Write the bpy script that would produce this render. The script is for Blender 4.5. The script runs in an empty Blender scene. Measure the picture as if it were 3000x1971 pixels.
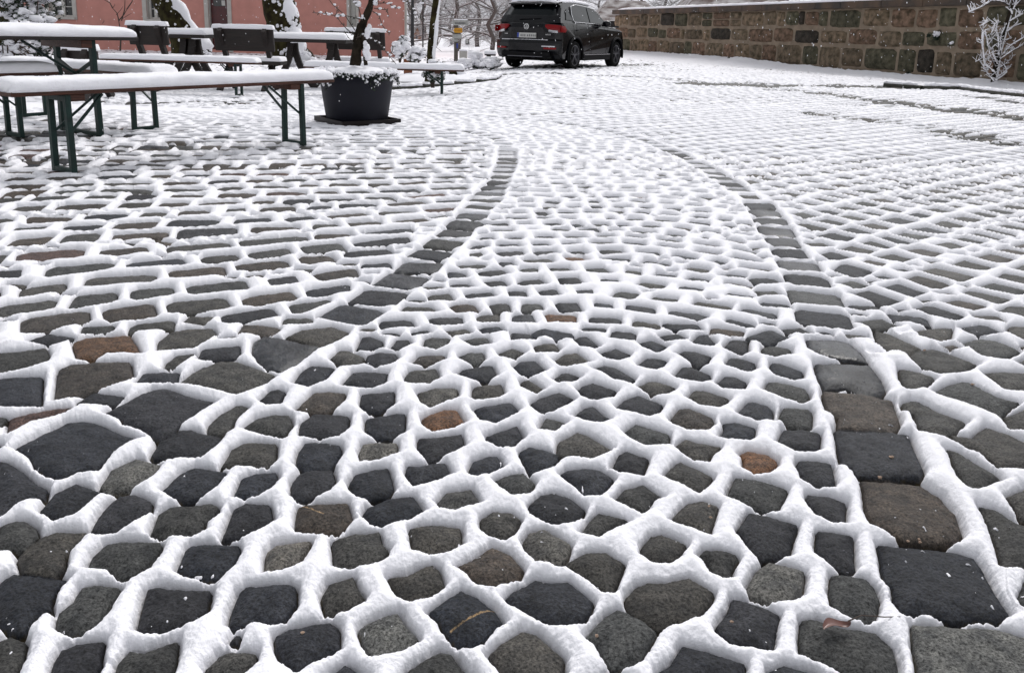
import bpy, bmesh, math, random
import numpy as np
from mathutils import Vector, Matrix, noise as mnoise

C = bpy.context.scene.collection
scene = bpy.context.scene
R = math.radians

# ---------------------------------------------------------------- camera
CAM_H = 0.863
PITCH, ROLL, FPX, PY0 = R(12.0), R(1.5), 2362.0, 597.0      # measured on the 3000 px wide photograph
fw = Vector((0, math.cos(PITCH), -math.sin(PITCH)))
r0 = Vector((1, 0, 0)); u0 = Vector((0, math.sin(PITCH), math.cos(PITCH)))
rt = r0 * math.cos(ROLL) + u0 * math.sin(ROLL)
up = u0 * math.cos(ROLL) - r0 * math.sin(ROLL)
cam_data = bpy.data.cameras.new('camera'); cam = bpy.data.objects.new('camera', cam_data)
C.objects.link(cam); scene.camera = cam
m3 = Matrix((rt, up, -fw)).transposed()
cam.matrix_world = Matrix.Translation((0, 0, CAM_H)) @ m3.to_4x4()
cam_data.sensor_width = 36; cam_data.sensor_fit = 'HORIZONTAL'
cam_data.lens = 36 * FPX / 3000
cam_data.shift_y = -(985.5 - PY0) / 3000
cam_data.clip_start = 0.02; cam_data.clip_end = 600

# ---------------------------------------------------------------- light: overcast winter day
SUN_EL, SUN_AZ = R(52), R(20)
w = bpy.data.worlds.new('World'); scene.world = w; w.use_nodes = True
nt = w.node_tree; nt.nodes.clear()
sky = nt.nodes.new('ShaderNodeTexSky'); sky.sky_type = 'NISHITA'; sky.sun_disc = False
sky.sun_elevation = SUN_EL; sky.sun_rotation = SUN_AZ
sky.air_density = 1.0; sky.dust_density = 1.5; sky.ozone_density = 1.0
hs = nt.nodes.new('ShaderNodeHueSaturation'); hs.inputs['Saturation'].default_value = 0.14
hs.inputs['Value'].default_value = 1.0
bg = nt.nodes.new('ShaderNodeBackground'); bg.inputs['Strength'].default_value = 0.15
wo = nt.nodes.new('ShaderNodeOutputWorld')
nt.links.new(sky.outputs[0], hs.inputs['Color']); nt.links.new(hs.outputs[0], bg.inputs['Color'])
nt.links.new(bg.outputs[0], wo.inputs['Surface'])
sl = bpy.data.lights.new('sun', 'SUN'); sl.energy = 1.1; sl.angle = R(25); sl.color = (1.0, 0.97, 0.94)
sun = bpy.data.objects.new('sun', sl); C.objects.link(sun)
sd = Vector((math.sin(SUN_AZ) * math.cos(SUN_EL), math.cos(SUN_AZ) * math.cos(SUN_EL), math.sin(SUN_EL)))
sun.rotation_euler = sd.to_track_quat('Z', 'Y').to_euler(); sun.location = (0, 0, 20)
scene.view_settings.view_transform = 'Standard'; scene.view_settings.look = 'None'
scene.view_settings.gamma = 1; scene.view_settings.exposure = 0.34

# ---------------------------------------------------------------- measuring: photo pixel -> place in the world
def ray(px, py):
    return (fw + rt * ((px - 1500) / FPX) + up * ((PY0 - py) / FPX))
def G(px, py, z=0.0):
    d = ray(px, py); k = (z - CAM_H) / d.z
    return Vector((d.x * k, d.y * k, z))
def AT(px, py, Y):
    d = ray(px, py); k = Y / d.y
    return Vector((d.x * k, Y, CAM_H + d.z * k))
def zg(X, Y):
    """the yard falls away gently behind the benches on the left"""
    s = min(1, max(0, (0.6 - X) / 3.0)); s = s * s * (3 - 2 * s)
    return -0.023 * min(max(0.0, Y - 6.0), 11.0) * s

# ---------------------------------------------------------------- helpers
def tag(o, label=None, cat=None, group=None, kind=None):
    if label: o['label'] = label
    if cat: o['category'] = cat
    if group: o['group'] = group
    if kind: o['kind'] = kind
    return o
def empty(name, loc, rz=0.0, label=None, cat=None, group=None):
    o = bpy.data.objects.new(name, None); C.objects.link(o)
    o.location = loc; o.rotation_euler = (0, 0, rz); o.empty_display_size = 0.1
    return tag(o, label, cat, group)
class MB:
    def __init__(s): s.v = []; s.f = []; s.mi = []; s.cur = 0
    def add(s, vs, fs):
        n = len(s.v); s.v += [tuple(p) for p in vs]; s.f += [tuple(i + n for i in f) for f in fs]
        s.mi += [s.cur] * len(fs)
    def box(s, c, d, rz=0.0, tilt=None, taper=1.0):
        x, y, z = d[0] / 2, d[1] / 2, d[2] / 2; vs = []
        for k in (-1, 1):
            t = taper if k > 0 else 1
            for a, b in ((-1, -1), (1, -1), (1, 1), (-1, 1)):
                p = Vector((a * x * t, b * y * t, k * z))
                if tilt: p = tilt @ p
                p = Matrix.Rotation(rz, 3, 'Z') @ p
                vs.append((p.x + c[0], p.y + c[1], p.z + c[2]))
        s.add(vs, [(0, 3, 2, 1), (4, 5, 6, 7), (0, 1, 5, 4), (1, 2, 6, 5), (2, 3, 7, 6), (3, 0, 4, 7)])
    def bar(s, a, b, w, h=None, ref=(0, 0, 1)):
        a = Vector(a); b = Vector(b); h = h or w; d = (b - a).normalized(); rf = Vector(ref)
        if abs(d.dot(rf)) > 0.97: rf = Vector((1, 0, 0))
        x = d.cross(rf).normalized() * w / 2; y = d.cross(x).normalized() * h / 2
        vs = [a - x - y, a + x - y, a + x + y, a - x + y, b - x - y, b + x - y, b + x + y, b - x + y]
        s.add(vs, [(0, 1, 2, 3), (7, 6, 5, 4), (0, 4, 5, 1), (1, 5, 6, 2), (2, 6, 7, 3), (3, 7, 4, 0)])
    def tube(s, pts, rad, n=8, cap=True, wob=0.0, seed=0):
        rg = random.Random(seed); pts = [Vector(p) for p in pts]; rings = []; px = None
        for i, p in enumerate(pts):
            d = (pts[min(i + 1, len(pts) - 1)] - pts[max(i - 1, 0)]).normalized()
            if px is None:
                rf = Vector((0, 0, 1)) if abs(d.z) < .9 else Vector((1, 0, 0)); px = d.cross(rf).normalized()
            px = (px - d * px.dot(d)).normalized(); py = d.cross(px)
            r = rad[i] if hasattr(rad, '__len__') else rad
            rings.append([p + (px * math.cos(2 * math.pi * k / n) + py * math.sin(2 * math.pi * k / n)) * r * (1 + rg.uniform(-wob, wob)) for k in range(n)])
        vs = [q for rr in rings for q in rr]; fs = []
        for i in range(len(rings) - 1):
            for k in range(n):
                a = i * n + k; b = i * n + (k + 1) % n; fs.append((a, b, b + n, a + n))
        if cap: fs.append(tuple(range(n))[::-1]); fs.append(tuple((len(rings) - 1) * n + k for k in range(n)))
        s.add(vs, fs)
    def blob(s, c, r, seed=0, rough=0.15, n=6, m=9, sq=(1, 1, 1)):
        vs = [(c[0], c[1], c[2] - r * sq[2])]; fs = []
        for i in range(1, n):
            th = math.pi * i / n
            for k in range(m):
                ph = 2 * math.pi * k / m; d = Vector((math.sin(th) * math.cos(ph), math.sin(th) * math.sin(ph), -math.cos(th)))
                q = r * (1 + rough * mnoise.noise(d * 2.1 + Vector((seed * 7.3, seed * 1.7, 0))) * 2)
                vs.append((c[0] + d.x * q * sq[0], c[1] + d.y * q * sq[1], c[2] + d.z * q * sq[2]))
        vs.append((c[0], c[1], c[2] + r * sq[2]))
        for k in range(m): fs.append((0, 1 + (k + 1) % m, 1 + k))
        for i in range(n - 2):
            for k in range(m):
                a = 1 + i * m + k; b = 1 + i * m + (k + 1) % m; fs.append((a, b, b + m, a + m))
        L = len(vs) - 1; q = 1 + (n - 2) * m
        for k in range(m): fs.append((q + k, q + (k + 1) % m, L))
        s.add(vs, fs)
    def lathe(s, prof, n=32, c=(0, 0, 0)):
        vs = []; fs = []
        for r, z in prof:
            for k in range(n):
                a = 2 * math.pi * k / n; vs.append((c[0] + r * math.cos(a), c[1] + r * math.sin(a), c[2] + z))
        for i in range(len(prof) - 1):
            for k in range(n):
                a = i * n + k; b = i * n + (k + 1) % n; fs.append((a, b, b + n, a + n))
        s.add(vs, fs)
    def build(s, name, mat, parent=None, smooth=False, bevel=0.0, loc=None, seg=2, sub=0):
        me = bpy.data.meshes.new(name); me.from_pydata(s.v, [], s.f); me.validate()
        o = bpy.data.objects.new(name, me); C.objects.link(o)
        mats = mat if isinstance(mat, (list, tuple)) else [mat]
        for m in mats: me.materials.append(m)
        if len(mats) > 1 and len(me.polygons) == len(s.mi): me.polygons.foreach_set('material_index', s.mi)
        if smooth: me.polygons.foreach_set('use_smooth', [True] * len(me.polygons))
        if parent: o.parent = parent
        if loc: o.location = loc
        if bevel:
            b = o.modifiers.new('bevel', 'BEVEL'); b.width = bevel; b.segments = seg; b.limit_method = 'ANGLE'
        if sub:
            q = o.modifiers.new('sub', 'SUBSURF'); q.levels = sub; q.render_levels = sub
        return o
def snow_slab(mb, L, W, T, seed=0, c=(0, 0, 0), nx=None, ny=22, lump=0.004):
    """a rounded loaf of settled snow: length along x"""
    nx = nx or max(24, int(L / 0.02)); vs = []; fs = []
    for i in range(nx + 1):
        b = math.pi * i / nx; cb = math.cos(b)
        u = i / nx * 2 - 1
        e = abs(u); f = (1 - e ** 40) ** 0.5 if e < 1 else 0.0; f = max(f, 0.02)
        x = L / 2 * u
        for k in range(ny + 1):
            a = math.pi * k / ny; ca, sa = math.cos(a), math.sin(a)
            y = W / 2 * math.copysign(abs(ca) ** 0.42, ca); z = T * abs(sa) ** 0.5
            fy = 1 - (1 - f) * 0.25
            nn = mnoise.noise(Vector((x * 9 + seed * 3.1, y * 9, z * 12))) * lump * 1.7 + mnoise.noise(Vector((x * 45, y * 45 + seed, z * 60))) * lump * .7
            n2 = mnoise.noise(Vector((x * 1.7 + seed, 3.3, 0))) * T * 0.18
            vs.append((c[0] + x, c[1] + y * fy + nn * ca * 1.3, c[2] + max(0, z * f + (nn + n2) * sa)))
    m = ny + 1
    for i in range(nx):
        for k in range(ny):
            q = i * m + k; fs.append((q, q + 1, q + m + 1, q + m))
        fs.append((i * m, (i + 1) * m, (i + 1) * m + ny, i * m + ny))
    fs.append(tuple(range(m))); fs.append(tuple(nx * m + k for k in range(m))[::-1])
    mb.add(vs, fs)

# ---------------------------------------------------------------- materials
def mat(name, col, rough=0.6, spec=0.5, metal=0.0, var=0.0, scale=8.0, col2=None, bump=0.0, bscale=30.0, detail=4, coat=0, attr=None, stretch=None):
    m = bpy.data.materials.new(name); m.use_nodes = True; n = m.node_tree; p = n.nodes['Principled BSDF']
    p.inputs['Roughness'].default_value = rough; p.inputs['Metallic'].default_value = metal
    p.inputs['Specular IOR Level'].default_value = spec
    if coat: p.inputs['Coat Weight'].default_value = coat; p.inputs['Coat Roughness'].default_value = 0.05
    tc = n.nodes.new('ShaderNodeTexCoord'); src = tc.outputs['Object']
    if stretch:
        mp = n.nodes.new('ShaderNodeMapping'); mp.inputs['Scale'].default_value = stretch
        n.links.new(src, mp.inputs[0]); src = mp.outputs[0]
    c2 = col2 or tuple(c * (1 - var) for c in col)
    if col2 or var:
        nz = n.nodes.new('ShaderNodeTexNoise'); nz.inputs['Scale'].default_value = scale; nz.inputs['Detail'].default_value = detail
        rp = n.nodes.new('ShaderNodeValToRGB'); rp.color_ramp.elements[0].position = 0.35; rp.color_ramp.elements[1].position = 0.65
        rp.color_ramp.elements[0].color = (*col, 1); rp.color_ramp.elements[1].color = (*c2, 1)
        n.links.new(src, nz.inputs['Vector']); n.links.new(nz.outputs[0], rp.inputs[0]); cs = rp.outputs[0]
        if attr:
            at = n.nodes.new('ShaderNodeAttribute'); at.attribute_name = attr
            mx = n.nodes.new('ShaderNodeMix'); mx.data_type = 'RGBA'; mx.blend_type = 'MULTIPLY'; mx.inputs[0].default_value = 1
            n.links.new(cs, mx.inputs[6]); n.links.new(at.outputs[0], mx.inputs[7]); cs = mx.outputs[2]
        n.links.new(cs, p.inputs['Base Color'])
    else: p.inputs['Base Color'].default_value = (*col, 1)
    if bump:
        b = n.nodes.new('ShaderNodeBump'); b.inputs['Strength'].default_value = min(1, bump); b.inputs['Distance'].default_value = 0.02
        nb = n.nodes.new('ShaderNodeTexNoise'); nb.inputs['Scale'].default_value = bscale; nb.inputs['Detail'].default_value = 5
        n.links.new(src, nb.inputs['Vector']); n.links.new(nb.outputs[0], b.inputs['Height']); n.links.new(b.outputs[0], p.inputs['Normal'])
    return m
M = {}
def snow_mat(name, bs=260.0, dist=0.0022):
    m = bpy.data.materials.new(name); m.use_nodes = True; n = m.node_tree; p = n.nodes['Principled BSDF']
    p.inputs['Base Color'].default_value = (0.895, 0.89, 0.93, 1); p.inputs['Roughness'].default_value = 0.8
    p.inputs['Specular IOR Level'].default_value = 0.2
    p.inputs['Subsurface Weight'].default_value = 0.0; p.inputs['Subsurface Radius'].default_value = (1, .95, 1.0); p.inputs['Subsurface Scale'].default_value = 0.008
    tc = n.nodes.new('ShaderNodeTexCoord')
    a = n.nodes.new('ShaderNodeTexNoise'); a.inputs['Scale'].default_value = bs; a.inputs['Detail'].default_value = 3; a.inputs['Roughness'].default_value = .7
    b = n.nodes.new('ShaderNodeBump'); b.inputs['Strength'].default_value = 0.75; b.inputs['Distance'].default_value = dist
    n.links.new(tc.outputs['Object'], a.inputs['Vector']); n.links.new(a.outputs[0], b.inputs['Height']); n.links.new(b.outputs[0], p.inputs['Normal'])
    return m
M['snow'] = snow_mat('fresh_snow')
M['snow2'] = snow_mat('settled_snow', 90.0, 0.006)
M['green'] = mat('green_paint', (0.004, 0.024, 0.020), 0.5, spec=.3, var=0.4, scale=20, bump=.1)
M['board'] = mat('orange_brown_board', (0.085, 0.030, 0.017), 0.5, spec=.3, var=0.6, scale=14, stretch=(.3, 6, 6), bump=.2)
M['dwood'] = mat('dark_stained_wood', (0.016, 0.009, 0.007), 0.6, var=0.5, scale=10, stretch=(.4, 5, 5), bump=.3)
M['pot'] = mat('charcoal_plastic', (0.010, 0.0105, 0.018), 0.6, spec=.25, var=0.25, scale=5)
M['tray'] = mat('wet_dark_tray', (0.008, 0.004, 0.004), 0.45, spec=.25, var=0.3)
M['pink'] = mat('pink_render', (0.56, 0.265, 0.225), 0.9, spec=.2, var=0.12, scale=3, bump=.15, bscale=60, detail=8)
M['white'] = mat('white_paint', (0.56, 0.55, 0.52), 0.5, var=0.12, scale=6)
M['surround'] = mat('grey_white_surround', (0.48, 0.46, 0.43), 0.8, var=0.12, scale=6)
M['glass'] = mat('dark_window_glass', (0.02, 0.022, 0.026), 0.08, spec=.7)
M['door'] = mat('dark_red_door', (0.075, 0.008, 0.010), 0.4, var=.3)
M['bark'] = mat('mossy_bark', (0.045, 0.040, 0.015), 0.9, spec=.1, col2=(0.014, 0.010, 0.006), scale=9, bump=1, bscale=14)
M['bark2'] = mat('grey_bark', (0.030, 0.023, 0.016), 0.9, spec=.1, col2=(0.010, 0.008, 0.006), scale=12, bump=.8, bscale=18)
M['twig'] = mat('dark_twig', (0.05, 0.035, 0.028), 0.8)
M['rust'] = mat('rusty_brown_clay', (0.22, 0.075, 0.030), 0.75, var=.4, scale=7, bump=.3)
M['kerb'] = mat('wet_kerbstone', (0.07, 0.065, 0.055), 0.6, col2=(0.03, 0.032, 0.022), scale=9, bump=.5)
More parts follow.
